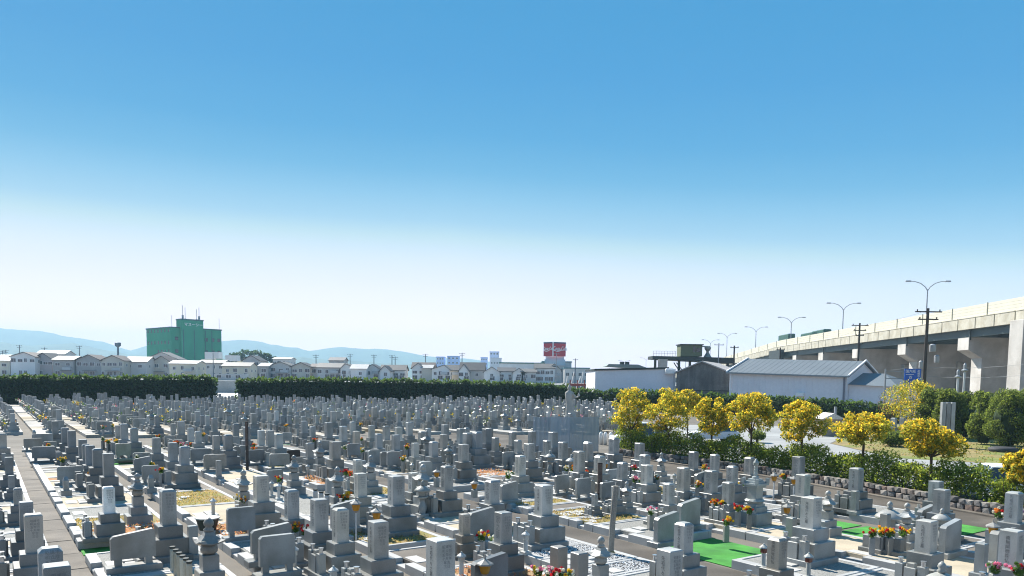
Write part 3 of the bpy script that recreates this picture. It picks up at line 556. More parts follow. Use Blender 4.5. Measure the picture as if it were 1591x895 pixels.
# blue road sign
p = at(1418, 582, 98); t = thing('road_sign', 'blue road sign with white characters on an arm before the viaduct', 'sign', (p.x, 98, 0)); bl = surf('sign_blue', (.015, .10, .45), .45, .03, 1, 5, .02, 0); wt = surf('sign_white2', (.85, .85, .85), .5, .02, 1, 5, .02, 0)
z0 = at(1418, 591, 98).z; z1 = at(1418, 573, 98).z
b = MB(); b.box(0, 0, z0 - .9, 2.1, .08, z1 - z0 + .9); link('sign_board', b.mesh('sign_board', bl), t)
for tx, x, z, sz in (('国大阪', -.3, z1 - .35, .44), ('西', -.28, z1 - 1.12, .42), ('高槻市内', .74, z1 - .8, .33)):
    m = text_mesh('\n'.join(tx) if x > .5 else tx, sz, wt, .004); o = link('sign_lettering', m, t, (x, -.05, z)); o.rotation_euler = (R(90), 0, 0)
b = MB(); b.box(-.4, -.05, z1 - .75, 1.0, .02, .05); link('underline', b.mesh('underline', wt), t)
b = MB(); b.tube([(-3.4, .2, 0), (-3.4, .2, z1 - .1)], .12, 8); link('pole', b.mesh('pole', polem), t); b = MB(); b.tube([(-3.4, .2, z1 - .35), (0, .12, z1 - .35)], .06, 6); b.tube([(-3.4, .2, z0 + .2), (0, .12, z0 + .2)], .06, 6); link('bracket', b.mesh('bracket', polem), t)
# dark steel gantry with control hut behind the sheds
Yg = 172; gl = at(1014, 553, Yg); gr = at(1141, 558, Yg); ln = gr.x - gl.x
t = thing('steel_gantry', 'dark steel conveyor gantry with olive control hut behind the sheds', 'gantry', (gl.x, Yg, 0)); zt = gl.z
b = MB(); b.prism([(0, zt - .7), (ln, gr.z - 1.0), (ln, gr.z + .3), (0, zt)], 0, 6); link('deck_beam', b.mesh('deck_beam', darkm), t)
for x in (.8, 2.4, 6.2, ln * .47, ln * .68, ln - 1.2): b = MB(); b.box(x, 1, 0, .5, .5, zt - .7); link('leg', b.mesh('leg', darkm), t)
b = MB(); b.box(3.6, 0, 6.8, 6.6, .4, .35); b.tube([(5.4, 0, 9), (7.0, 0, 7)], .12, 5); b.tube([(4.8, 0, 9), (6.2, 0, 7)], .12, 5); link('brace', b.mesh('brace', darkm), t)
b = MB(); b.box(2.2, -.5, 0, 1.5, 1.4, zt - .72, 0, 1.9, 1.6); link('chute', b.mesh('chute', concv), t)
h0, h1 = at(1058, 553, Yg), at(1092, 536.5, Yg); b = MB(); hw = h1.x - h0.x; b.box((h0.x + h1.x) / 2 - gl.x, 2.4, zt + .01, hw, 4, h1.z - zt); hut = link('control_hut', b.mesh('control_hut', paintw), t, color=(.13, .15, .09))
b = MB(); b.box((h0.x + h1.x) / 2 - gl.x, 2.4, h1.z + .013, hw + .5, 4.5, .25); link('hut_roof', b.mesh('hut_roof', darkm), hut)
for x in (.62, .82): b = MB(); b.box(h0.x - gl.x + hw * x, .38, zt + 1.0, .6 if x < .7 else .9, .06, .9 if x > .7 else 1.3); link('window', b.mesh('window', glassm), hut)
b = MB()
for k in range(9): b.box(.2 + .62 * k, .1, zt, .06, .06, 1.1)
for z in (.55, 1.08): b.box(2.7, .1, zt + z, 5.2, .05, .05)
link('railing', b.mesh('railing', polem), t)
q = at(1103, 545, Yg); b = MB(); b.lathe(q.x - gl.x, 2, zt - .3, [(1.1, 0), (.9, .3), (.35, 1.2), (.3, 1.5), (.75, 2.1), (.75, 2.5), (.3, 2.55)], 10); b.box(q.x - gl.x - .8, 2, zt + 2.2, 2.6, .3, .25); link('hopper', b.mesh('hopper', paintw), t, color=(.24, .27, .25))
# distant canopy left of the gantry
p0, p1 = at(942, 569, 190), at(1004, 571, 190); t = thing('canopy_roof', 'low distant dark canopy roof with small vents above the white warehouse', 'roof', (p0.x, 190, 0)); ln = p1.x - p0.x; z = p0.z
b = MB(); b.prism([(0, z), (ln, z - .6), (ln, z - .2), (ln * .8, z + .5), (.6, z + .55)], 0, 8); link('roof_slab', b.mesh('roof_slab', surf('canopy_grey', (.20, .24, .24), .6, .1, .4, 3, .05, 0)), t)
for x in (1, ln * .5, ln - .5): b = MB(); b.box(x, 2, 0, .3, .3, z - .5); link('post', b.mesh('post', darkm), t)
for x in (ln * .42, ln * .55): b = MB(); b.box(x, 2, z + .5, 1.0, 1, .7); link('vent', b.mesh('vent', darkm), t)
# ------------------------------------------------------------------ hedges and trees
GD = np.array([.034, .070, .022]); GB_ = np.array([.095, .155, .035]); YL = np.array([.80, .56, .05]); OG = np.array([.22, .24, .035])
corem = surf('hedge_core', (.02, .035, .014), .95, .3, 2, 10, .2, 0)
def hp(px):
    d = ray(px, 600); r = d.x / d.y   # far hedge line t = 140 - .38 s
    s = (140 * (D1.x - r * D1.y)) / ((.38 * (D1.x - r * D1.y)) - (D2.x - r * D2.y)); return place(s, 140 - .38 * s)
def far_hedge(name, label, tops, th=2.2, dens=26, yline=None):
    P = []; N = []; C = []; core = MB(); pts = []
    for px, y in tops:
        p = hp(px) if yline is None else Vector((ray(px, 600).x / ray(px, 600).y * (yline[0] + (yline[1] - yline[0]) * (px - 888) / 512), yline[0] + (yline[1] - yline[0]) * (px - 888) / 512, 0)); d = ray(px, y); z = 5 + d.z * p.y / d.y; pts.append((Vector((p.x, p.y, 0)), z))
    for i in range(len(pts) - 1):
        (a, za), (c, zc) = pts[i], pts[i + 1]; u = (c - a); ln = u.length; u.normalize(); nv = Vector((u.y, -u.x, 0)); nv = nv if nv.y < 0 else -nv
        e0 = .45 if i == 0 else 0; e1 = .45 if i == len(pts) - 2 else 0
        A, B_ = a + u * e0, c - u * e1; w2 = th / 2 - .25
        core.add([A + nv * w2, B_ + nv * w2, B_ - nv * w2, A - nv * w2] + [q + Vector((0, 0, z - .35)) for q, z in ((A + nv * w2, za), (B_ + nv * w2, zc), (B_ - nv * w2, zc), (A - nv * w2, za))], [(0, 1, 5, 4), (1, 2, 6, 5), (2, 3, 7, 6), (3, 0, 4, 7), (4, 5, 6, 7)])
        n = int(ln * (za * 1.25 + th) * dens); uu = RNG.random(n) * ln; side = RNG.random(n); zt = za + (zc - za) * uu / ln + .16 * np.sin(uu * .9 + i) + .12 * np.sin(uu * 2.7 + 2 * i)
        front = side < .72; zz = np.where(front, zt * RNG.random(n) ** .8, zt + RNG.normal(0, .14, n)); off = np.where(front, th / 2 + RNG.normal(0, .13, n) - .25 * (zz / zt) ** 4, (RNG.random(n) - .5) * th)
        base = np.array([[a.x, a.y, 0]]) + np.array([[u.x, u.y, 0]]) * uu[:, None] + np.array([[nv.x, nv.y, 0]]) * off[:, None]; base[:, 2] = zz
        P.append(base); nn = RNG.normal(size=(n, 3)) * .6 + np.where(front[:, None], np.array([[nv.x, nv.y, .3]]), np.array([[0, 0, 1.]])); N.append(nn)
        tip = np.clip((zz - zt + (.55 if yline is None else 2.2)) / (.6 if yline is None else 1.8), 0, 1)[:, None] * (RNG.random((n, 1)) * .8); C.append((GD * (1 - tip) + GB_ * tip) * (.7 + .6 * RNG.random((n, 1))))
        m = int(ln * 5); uu = RNG.random(m) * ln; zt = za + (zc - za) * uu / ln      # pointed leaders along the top
        for k in range(m):
            hh = RNG.random() * .75; o2 = (RNG.random() - .5) * th * .8; q = a + u * uu[k] + nv * o2
            for j in range(4): P.append(np.array([[q.x + RNG.normal() * .06, q.y + RNG.normal() * .06, zt[k] + hh * j / 4]])); N.append(np.array([[RNG.normal(), -1, .1]])); C.append((GB_ * (.6 + .5 * RNG.random()))[None])
    P = np.concatenate(P); t = thing(name, label, 'hedge', pts[0][0]); off = np.array([[pts[0][0].x, pts[0][0].y, 0]])
    link('foliage', leaf_mesh('foliage', P - off, np.concatenate(N), .24, np.concatenate(C)), t)['kind'] = 'stuff'
    core.v = [(q[0] - pts[0][0].x, q[1] - pts[0][0].y, q[2]) for q in core.v]; link('inner_branches', core.mesh('inner_branches', corem), t)
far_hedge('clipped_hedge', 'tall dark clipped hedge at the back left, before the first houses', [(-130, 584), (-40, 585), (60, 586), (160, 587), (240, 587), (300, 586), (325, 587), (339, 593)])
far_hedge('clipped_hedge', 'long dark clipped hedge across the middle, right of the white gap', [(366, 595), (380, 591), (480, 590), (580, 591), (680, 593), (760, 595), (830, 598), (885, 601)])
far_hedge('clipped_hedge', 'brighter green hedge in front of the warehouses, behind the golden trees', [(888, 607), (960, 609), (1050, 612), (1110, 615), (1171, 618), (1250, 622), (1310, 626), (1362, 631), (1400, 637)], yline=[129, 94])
# rubble retaining wall along the road
WL = [Vector((-.6, 60.5, 0)), Vector((6.54, 50.28, 0)), Vector((10.2, 45.2, 0)), Vector((13.45, 40.21, 0)), Vector((15.69, 35.03, 0)), Vector((18.41, 28.59, 0)), Vector((21.2, 21.2, 0))][1:]
def along(pts, step):
    out = []; acc = 0
    for i in range(len(pts) - 1):
        a, c = pts[i], pts[i + 1]; ln = (c - a).length; u = (c - a) / ln; q = acc
        while q < ln: out.append((a + u * q, u)); q += step
        acc = q - ln
    return out
stones = []
for k in range(8):
    bm = bmesh.new(); bmesh.ops.create_icosphere(bm, subdivisions=1, radius=.5)
    rr = random.Random(k)
    for v in bm.verts:
        v.co = Vector([math.copysign(abs(c * 2) ** .34 / 2, c) for c in v.co]) * rr.uniform(.86, 1.08)
    me = bpy.data.meshes.new('rubble'); bm.to_mesh(me); bm.free(); me.materials.append(stonem); stones.append(me)
WT = thing('rubble_wall', 'low wall of rough rubble stones under the leafy hedge by the road', 'wall', WL[0])
b = MB()
for i in range(len(WL) - 1):
    a, c = WL[i] - WL[0], WL[i + 1] - WL[0]; u = (c - a).normalized(); nv = Vector((u.y, -u.x, 0)); nv = -nv if nv.x < 0 else nv
    q0, q1, q2, q3 = a + nv * .17, c + nv * .17, c + nv * 1.6, a + nv * 1.6; up = Vector((0, 0, .42))
    b.add([q0, q1, q2, q3, q0 + up, q1 + up, q2 + up, q3 + up], [(0, 1, 5, 4), (4, 5, 6, 7), (2, 3, 7, 6), (3, 0, 4, 7), (1, 2, 6, 5)])
link('backing', b.mesh('backing', soil), WT)
rr = random.Random(11); ns = 0
for course, (z, h, st) in enumerate(((.02, .26, .36), (.25, .24, .33))):
    for p, u in along([v - WL[0] for v in WL], st):
        if ns >= 300: break
        nv = Vector((u.y, -u.x, 0)); nv = -nv if nv.x < 0 else nv; g = rr.choice([(.24, .22, .20), (.17, .16, .155), (.27, .225, .195), (.11, .105, .10), (.33, .30, .27), (.20, .145, .12)])
        o = link('stone', stones[rr.randrange(8)], WT, (p.x + nv.x * .12 + u.x * rr.uniform(-.05, .05), p.y + nv.y * .12 + u.y * rr.uniform(-.05, .05), z + h / 2 + rr.uniform(-.02, .03)), math.atan2(u.y, u.x) + rr.uniform(-.1, .1), (st * rr.uniform(.88, 1.04), .32 * rr.uniform(.75, 1.15), h * rr.uniform(.92, 1.12)), g); ns += 1
b = MB()
for i in range(len(WL) - 1):
    a, c = WL[i], WL[i + 1]; u = (c - a).normalized(); nv = Vector((u.y, -u.x, 0)); nv = -nv if nv.x < 0 else nv
    q = [a - nv * .45, c - nv * .45, c - nv * .12, a - nv * .12]; b.add([(v.x, v.y, 0) for v in q] + [(v.x, v.y, .07) for v in q], [(0, 3, 2, 1), (4, 5, 6, 7), (0, 1, 5, 4), (2, 3, 7, 6), (1, 2, 6, 5), (3, 0, 4, 7)])
struct('gutter_kerb', b.mesh('gutter_kerb', conc))
# leafy hedge on the wall
P = []; C = []
HD = thing('leafy_hedge', 'loose leafy green hedge growing on top of the rubble wall', 'hedge', WL[0])
tw = MB()
for i in range(len(WL) - 1):
    a, c = WL[i] - WL[0], WL[i + 1] - WL[0]; u = (c - a); ln = u.length; u.normalize(); nv = Vector((u.y, -u.x, 0)); nv = -nv if nv.x < 0 else nv
    n = int(ln * 1700); q = RNG.random(n) * ln; gx = np.array([a.x, a.y, 0]) + np.outer(q, [u.x, u.y, 0])
    hmax = 1.22 + .22 * np.sin(q * 1.7 + i * 2) + .13 * np.sin(q * 4.1 + i); zz = .40 + hmax * np.clip(RNG.random(n) ** .75 + RNG.normal(0, .05, n), 0, 1.12); of = .25 + 1.05 * RNG.random(n) + RNG.normal(0, .07, n)
    keep = (np.sin(q * 5.3 + 3 * zz) + np.sin(q * 2.1 - 4 * zz + of * 3)) > -1.45
    gx += np.outer(of, [nv.x, nv.y, 0]); gx[:, 2] = zz; gx = gx[keep]; zz = zz[keep]; hm = hmax[keep]; m = len(gx); P.append(gx)
    y = (RNG.random((m, 1)) < .14 + .25 * np.clip((zz - hm) / .5, 0, 1)[:, None]); g = np.where(RNG.random((m, 1)) < .5, np.array([.12, .18, .035]), np.array([.22, .29, .055])); C.append(np.where(y, OG * 1.6, g) * (.7 + .6 * RNG.random((m, 1))))
    for k in range(int(ln * 3)):
        s = a + u * (RNG.random() * ln) + nv * (.4 + .7 * RNG.random()); tw.tube([s + Vector((0, 0, .35)), s + Vector((RNG.normal() * .12, RNG.normal() * .12, 1.0)), s + Vector((RNG.normal() * .25, RNG.normal() * .25, 1.65))], [.022, .014, .006], 4)
P = np.concatenate(P); link('foliage', leaf_mesh('foliage', P, RNG.normal(size=P.shape) + np.array([[0, -.3, .5]]), .062, np.concatenate(C)), HD)['kind'] = 'stuff'
link('stems', tw.mesh('stems', bark), HD)['kind'] = 'stuff'
# end bush beside the white bollards, yellow-green
def crown(t, lobes, n, size, cin, cout, pout, shell=.55, up=.6, lit=(0, 0, 1)):
    P = []; C = []; tot = sum(l[3] ** 2 for l in lobes)
    for (x, y, z, r) in lobes:
        m = max(30, int(n * r * r / tot)); q = RNG.normal(size=(m, 3)); q /= np.linalg.norm(q, axis=1, keepdims=True); rad = (shell + (1 - shell) * RNG.random((m, 1)) ** .6) * r; rad *= 1 + .10 * RNG.normal(size=(m, 1))
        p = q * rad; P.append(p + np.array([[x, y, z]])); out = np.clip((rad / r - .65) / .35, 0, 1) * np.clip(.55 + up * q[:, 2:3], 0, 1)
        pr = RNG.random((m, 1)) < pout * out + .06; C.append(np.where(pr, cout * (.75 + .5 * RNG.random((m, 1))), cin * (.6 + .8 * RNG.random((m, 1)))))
    P = np.concatenate(P); o = link('crown', leaf_mesh('crown', P, RNG.normal(size=P.shape) + np.array([[0, 0, .5]]), size, np.concatenate(C)), t); o['kind'] = 'stuff'; return o
def hpt(px, off):
    d = ray(px, 650); r = d.x / d.y
    for i in range(len(WL) - 1):
        a, c = WL[i], WL[i + 1]; u = (c - a).normalized(); nv = Vector((u.y, -u.x, 0)); nv = -nv if nv.x < 0 else nv; a, c = a + nv * off, c + nv * off
        k = (r * a.y - a.x) / ((c.x - a.x) - r * (c.y - a.y))
        if -.02 <= k <= 1.02 or i == len(WL) - 2: return a + (c - a) * k
    return a
def golden_tree(px, ytop, ybot, hw, label, seed, p=None, group='golden leaved trees along the hedge', asym=0., pout=.9):
    rr = random.Random(seed); p = p or hpt(px, .75); Y = p.y; zt = at(px, ytop, Y).z; zb = at(px, ybot, Y).z; r = hw / 1180 * Y; t = thing('golden_tree', label, 'tree', (p.x, Y, 0), 0, group)
    zc = (zt + zb) / 2; hz = (zt - zb) / 2; lobes = []
    for k in range(70):
        a = rr.uniform(0, 2 * math.pi); e = rr.uniform(-.75, .98); c = (1 - abs(e) ** 2.2) ** .5; f = rr.uniform(.45, 1.0); rl = r * rr.uniform(.12, .23)
        lobes.append((math.cos(a) * c * (r - rl * .4) * f + asym * r * e, math.sin(a) * c * r * f * .9, zc + e * (hz - rl * .7), rl))
    lobes.append((0, 0, zc + hz * .1, r * .38))
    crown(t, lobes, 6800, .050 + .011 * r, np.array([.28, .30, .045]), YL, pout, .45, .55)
    b = MB(); zf = zb + .25 * hz; b.tube([(0, 0, 0), (.03, 0, zf * .5), (rr.uniform(-.06, .06), 0, zf)], [.075, .065, .055], 7)
    for k in range(7):
        l = lobes[k * 8]; b.tube([(0, 0, zf - .05), (l[0] * .4, l[1] * .4, zf + (l[2] - zf) * .45), (l[0], l[1], l[2])], [.045, .028, .008], 5)
    link('trunk', b.mesh('trunk', bark), t); return t
for i, a in enumerate([(981, 602, 678, 34), (1040, 602, 680, 37), (1106, 616, 682, 33), (1168, 609, 682, 41), (1248, 622, 694, 41), (1342, 640, 694, 48), (1450, 652, 716, 47), (1600, 697, 760, 36)]):
    golden_tree(*a, '%s golden-yellow round tree in the hedge row, %s' % (('smaller', 'full', 'small', 'tall dense', 'open forked', 'wide flat', 'lopsided', 'cropped')[i], 'at the right frame edge' if i == 7 else nth(i + 1) + ' from the left'), 20 + i, asym=.0 if i != 6 else -.35, pout=.98 if i > 3 else .85)
golden_tree(1069, 604, 650, 22, 'small orange-tipped tree showing behind the second golden tree', 44, p=Vector((at(1069, 620, 60).x, 60, 0)), group=None)
golden_tree(1418, 590, 662, 46, 'large olive and yellow tree before the blue road sign', 45, p=Vector((at(1418, 620, 74).x, 74, 0)), group=None, pout=.7)
p = at(1383, 640, 76); t = thing('bare_shrub', 'thin brown nearly bare tree left of the large olive tree', 'shrub', (p.x, 76, 0)); b = MB()
for k in range(16):
    a = k * .8; b.tube([(0, 0, .3 + .05 * k), (math.cos(a) * .7, math.sin(a) * .5, 1.6 + .1 * k), (math.cos(a) * 1.3, math.sin(a) * .9, 2.4 + .12 * k)], [.04, .02, .008], 4)
b.tube([(0, 0, 0), (0, 0, 1.5)], .06, 5); link('branches', b.mesh('branches', bark), t)
crown(t, [(0, 0, 2.8, 1.3)], 500, .06, np.array([.20, .12, .07]), np.array([.26, .15, .08]), .3, .3)
# rounded dark conifers and bushes on the right
def bush(name, px, y0, y1, hw, Y, label, cin, cout, seed, n=5000, size=.09, cat='shrub', flat=1.0, group=None):
    rr = random.Random(seed); p = at(px, 640, Y); zt = at(px, y0, Y).z; zb = max(0.0, at(px, y1, Y).z); r = hw / 1180 * Y; t = thing(name, label, cat, (p.x, Y, 0), 0, group); lobes = []; zc = (zt + zb) / 2; hz = (zt - zb) / 2
    for k in range(44):
        a = rr.uniform(0, 2 * math.pi); e = rr.uniform(-.9, .95); c = (1 - abs(e) ** 2.6) ** .5; rl = r * rr.uniform(.26, .38); f = .70
        lobes.append((math.cos(a) * c * r * f, math.sin(a) * c * r * f * flat, zc + e * (hz - rl * .8), rl))
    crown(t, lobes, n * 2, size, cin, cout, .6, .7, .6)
    c = MB(); c.lathe(0, 0, zb + .1, [(r * .25, 0), (r * .55, hz * .5), (r * .6, hz), (r * .42, hz * 1.4), (r * .1, hz * 1.6)], 12); link('inner_branches', c.mesh('inner_branches', corem), t)
    if zb > .2: b = MB(); b.tube([(0, 0, 0), (0, 0, zb + .5)], .12, 6); link('trunk', b.mesh('trunk', bark), t)
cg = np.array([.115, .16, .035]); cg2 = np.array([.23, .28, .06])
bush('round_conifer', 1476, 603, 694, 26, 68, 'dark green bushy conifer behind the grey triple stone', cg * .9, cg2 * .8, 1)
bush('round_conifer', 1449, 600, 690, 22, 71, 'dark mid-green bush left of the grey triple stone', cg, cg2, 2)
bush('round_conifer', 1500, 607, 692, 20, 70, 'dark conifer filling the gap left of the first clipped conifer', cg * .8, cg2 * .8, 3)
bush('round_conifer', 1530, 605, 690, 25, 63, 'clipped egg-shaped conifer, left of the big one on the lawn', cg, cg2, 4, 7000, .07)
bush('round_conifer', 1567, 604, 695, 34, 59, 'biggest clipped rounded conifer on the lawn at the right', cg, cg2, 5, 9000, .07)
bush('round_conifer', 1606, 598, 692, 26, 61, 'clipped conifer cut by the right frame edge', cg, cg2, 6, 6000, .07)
bush('low_bush', 1388, 668, 692, 22, 60, 'low rounded green bush at the car park edge under the olive tree', cg, cg2 * 1.2, 7, 3000, .06)
bush('low_bush', 1415, 668, 690, 17, 61, 'smaller low green bush right beside its rounder neighbour', cg, cg2 * 1.2, 8, 2500, .06)
bush('low_bush', 1178, 668, 683, 14, 62, 'small dark bush beyond the car park behind the fourth golden tree', cg, cg2, 9, 1500, .06)
rr = random.Random(5); P = []; C = []
for k in range(9000):
    x, y = rr.uniform(24.5, 60), rr.uniform(45, 88)
    P.append((x, y, .05))
P = np.array(P); P = P[(P[:, 1] > 50.6 + (P[:, 0] - 25.6) * -.55) & (P[:, 0] > 26.5 + np.clip(P[:, 1] - 60, 0, 20) * .6)]
C = np.where(RNG.random((len(P), 1)) < .5, np.array([[.13, .17, .04]]), np.array([[.34, .27, .12]])); o = struct('lawn_grass', leaf_mesh('lawn_grass', P, RNG.normal(size=P.shape) * np.array([[1, 1, .3]]), .07, C), 'stuff')
p = ground(1558, 702); t = thing('stone_disc', 'flat dark oval stone lying on the lawn before the clipped conifers', 'stone', (p.x, p.y, 0)); b = MB(); b.lathe(0, 0, 0, [(.75, 0), (.9, .08), (.88, .28), (.7, .36)], 14); o = link('slab', b.mesh('slab', surf('dark_stone', (.05, .05, .055), .7, .2, 2, 20, .1, 0), True), t); o.scale = (1.1, 1, 1)
p = at(1472.5, 640, 60); t = thing('stone_monument', 'tall monument of three grey stone slabs before the dark conifer', 'monument', (p.x, 60, 0)); zt = at(1472, 625, 60).z
for k in (-1, 0, 1): b = MB(); b.box(k * .37, 0, .3, .30, .3, zt - .3, .02); link('slab', b.mesh('slab', granite), t, color=((.30, .31, .32), (.22, .23, .24), (.36, .37, .38))[k + 1])
b = MB(); b.box(0, 0, 0, 1.5, .9, .3, .02); link('base', b.mesh('base', granite), t, color=(.2, .2, .21))
p = at(1294, 655, 70); t = thing('shed', 'small brown-walled shed with pale roof beyond the car park', 'shed', (p.x, 70, 0)); zt = at(1294, 642, 70).z
b = MB(); b.box(0, 1, 0, 1.7, 2, zt - .55); link('wall', b.mesh('shed_box', paintw), t, color=(.30, .24, .20)); b = MB(); b.prism([(-1.1, zt - .55), (1.1, zt - .55), (0, zt)], -.2, 2.2); link('roof', b.mesh('roof', roofm), t, color=(.62, .56, .52))
p = at(1298, 637, 72); t = thing('post', 'grey thin post behind the small shed', 'post', (p.x, 72, 0)); b = MB(); b.tube([(0, 0, 0), (0, 0, at(1298, 632, 72).z)], .12, 6); link('pole', b.mesh('pole', polem), t)
# ------------------------------------------------------------------ vehicles
def car(px, y, Y, rz, colr, label, L_=3.9, H_=1.48, W_=1.6, box=False, name='parked_car'):
    p = at(px, y, Y); t = thing(name, label, 'car', (p.x, Y, 0), R(rz))
    prof = [(-L_ / 2, .32), (-L_ / 2 + .02, .62), (-L_ / 2 + .12, .78), (-L_ * .26, .90), (L_ * .40, .93), (L_ / 2 - .05, .88), (L_ / 2, .35)]
    b = MB(); secs = [(-W_ / 2, .06), (-W_ / 2 + .05, 0), (W_ / 2 - .05, 0), (W_ / 2, .06)]; n = len(prof)
    for k, (yy, ins) in enumerate(secs):
        for (x, z) in prof: b.v.append((x * (1 - ins / L_ * 2), yy, z - ins * .6 * (z > .5)))
    for k in range(3):
        for i in range(n): j = (i + 1) % n; b.f.append((k * n + i, (k + 1) * n + i, (k + 1) * n + j, k * n + j)); b.mi.append(0)
    b.f += [tuple(range(n)), tuple(range(4 * n - 1, 3 * n - 1, -1))]; b.mi += [0, 0]
    link('body', b.mesh('car_body', paint), t, color=colr)
    g = [(-L_ * .25, .9), (-L_ * (.19 if box else .10), H_ - .06), (L_ * (.42 if box else .30), H_ - .06), (L_ * .44, .92)]; r = [(-L_ * (.185 if box else .095), H_ - .07), (-L_ * .05, H_), (L_ * .22, H_), (L_ * (.42 if box else .30), H_ - .07)]
    def cab(poly, w0, w1):
        m = MB(); k = len(poly); zs = [q[1] for q in poly]; z0, z1 = min(zs), max(zs); ww = lambda z: w0 + (w1 - w0) * (z - z0) / (z1 - z0 + 1e-6)
        m.add([(q[0], -ww(q[1]) / 2, q[1]) for q in poly] + [(q[0], ww(q[1]) / 2, q[1]) for q in poly], [tuple(range(k))[::-1], tuple(range(k, 2 * k))] + [(i, (i + 1) % k, (i + 1) % k + k, i + k) for i in range(k)]); return m
    link('window_glass', cab(g, W_ - .1, W_ - .34).mesh('window_glass', glassm), t); link('roof', cab(r, W_ - .3, W_ - .5).mesh('car_roof', paint), t, color=colr)
    for s in (-1, 1):
        for (x0, x1) in ((g[0][0], g[1][0]), (L_ * .08, L_ * .08), (g[3][0], g[2][0])):
            m = MB(); m.tube([(x0, s * (W_ / 2 - .045), .91), (x1, s * (W_ / 2 - .16), H_ - .06)], .035, 5); link('pillar', m.mesh('pillar', paint), t, color=colr)
        for x in (-L_ * .31, L_ * .30):
            m = MB(); m.tube([(x, s * (W_ / 2 - .17), .29), (x, s * (W_ / 2 + .015), .29)], .29, 16); wl = link('wheel', m.mesh('wheel', rubber), t); m = MB(); m.tube([(x, s * (W_ / 2 - .1), .29), (x, s * (W_ / 2 + .025), .29)], .17, 12); link('rim', m.mesh('rim', polem), wl)
        m = MB(); m.box(-L_ / 2 + .02, s * (W_ / 2 - .25), .62, .08, .3, .16, .02); link('headlight', m.mesh('headlight', bwm), t); m = MB(); m.box(L_ / 2 - .04, s * (W_ / 2 - .2), .62, .06, .2, .22, .02); link('tail_light', m.mesh('tail_light', redm), t)
        m = MB(); m.box(-L_ * .2, s * (W_ / 2 + .06), .92, .1, .16, .12, .02); link('mirror', m.mesh('mirror', paint), t, color=colr)
    m = MB(); m.box(-L_ / 2 - .02, 0, .3, .1, W_ - .1, .16, .03); m.box(L_ / 2 + .01, 0, .3, .1, W_ - .1, .16, .03); link('bumper', m.mesh('bumper', chrome), t)
    return t
car(1546, 740, 33.2, -8, (.80, .80, .80), 'white car parked behind the hedge at the right edge', 3.9, 1.5)
car(984, 670, 57, 12, (.78, .78, .78), 'white boxy van parked behind the second golden tree', 3.3, 1.85, 1.48, True, 'parked_van')
car(1106, 668, 62, 5, (.62, .63, .65), 'silver car parked behind the third golden tree', 4.2, 1.5)
car(1020, 675, 60, 80, (.02, .025, .03), 'black car parked right of the white van', 3.8, 1.45)
# ------------------------------------------------------------------ cemetery
ROWS = {0: .8, 1: 3.8, 2: 6.95, 3: 10.2, 4: 13.0, 5: 18.0, 6: 21.0, 7: 24.0, 8: 26.5}
PLOT = {0: (-1.6, 1.40), 1: (2.12, 4.85), 2: (5.5, 8.0), 3: (8.75, 11.25), 4: (11.95, 14.4), 5: (16.3, 18.95), 6: (19.65, 22.15), 7: (22.85, 25.2), 8: (25.75, 28.5)}
RNAME = {0: 'row left of the narrow path', 1: 'first row right of the narrow path', 2: 'second row right of the narrow path', 3: 'third row right of the narrow path', 4: 'row left of the asphalt aisle',
         5: 'first row right of the asphalt aisle', 6: 'second row right of the asphalt aisle', 7: 'third row right of the asphalt aisle', 8: 'row nearest the rubble wall'}
BED = .24
SH = dict(b=(.165, .175, .185), g=(.225, .229, .23), p=(.34, .34, .33), w=(.78, .79, .81), n=(.26, .243, .225), k=(.02, .02, .022), m=(.285, .287, .282))
def jit(c, a=.10): k = random.uniform(1 - a, 1 + a); u = random.uniform(-.035, .045); return (c[0] * k * (1 + u), c[1] * k * (1 + u * .3), c[2] * k * (1 - u * .6))
# narrow path of concrete slabs
PT = struct('narrow_path', sheet('path_bed', stq(1.40, 2.12, 8, 60), .003, conc).data); bpy.data.objects.remove(bpy.data.objects['path_bed'])
pm = [MB().box(0, 0, 0, 1.92, .70, .05, .008).mesh('paving_slab', conc), MB().box(0, 0, 0, 1.9, .70, .055, .008).mesh('paving_slab', conc)]
for k in range(18): link('paving_slab', pm[k % 2], PT, place(1.76, 13 + 1.95 * k, .004), ROT)
# --- gravestone meshes
TX = ['先祖代々之墓', '南無阿弥陀仏', '家之墓', '先祖代々之墓']
def vtext(s, h, mat): return text_mesh('\n'.join(s), h / len(s) * .98, mat, 0, 0, .98)
INS = [vtext(s, .60, engr) for s in TX] + [vtext(s, .62, engr2) for s in TX]
SIDE = text_mesh('\n'.join(['昭建平', '和立成', '五年元', '十月年', '年吉', '三日']), .062, engr2, 0, 0, 1.1)
GV = []
for (pw, ph, uw, uh, lw, lh, dome) in ((.33, .78, .56, .29, .80, .37, 0), (.31, .82, .52, .27, .76, .36, .02), (.35, .74, .58, .31, .84, .38, 0), (.30, .70, .52, .28, .74, .34, .03), (.34, .84, .56, .26, .80, .32, .01)):
    d = {}; d['platform'] = MB().box(0, -.08, 0, 1.04, 1.16, .14, .01).mesh('platform', granite)
    d['lower_base'] = MB().box(0, .08, .14, lw, lw, lh, .012).mesh('lower_base', granite); d['upper_base'] = MB().box(0, .08, .14 + lh, uw, uw, uh, .012).mesh('upper_base', granite)
    b = MB(); z = .14 + lh + uh
    if dome: b.box(0, .08, z, pw, pw, ph - dome * 1.5, .02 + dome)
    else: b.box(0, .08, z, pw, pw, ph, .014)
    d['pillar'] = b.mesh('pillar', granite); d['H'] = z + ph; d['zt'] = z; d['pw'] = pw; d['ph'] = ph; d['lw'] = lw; GV.append(d)
vs = MB(); vs.box(0, 0, 0, .17, .17, .46, .01); vase_m = vs.mesh('flower_vase', granite)
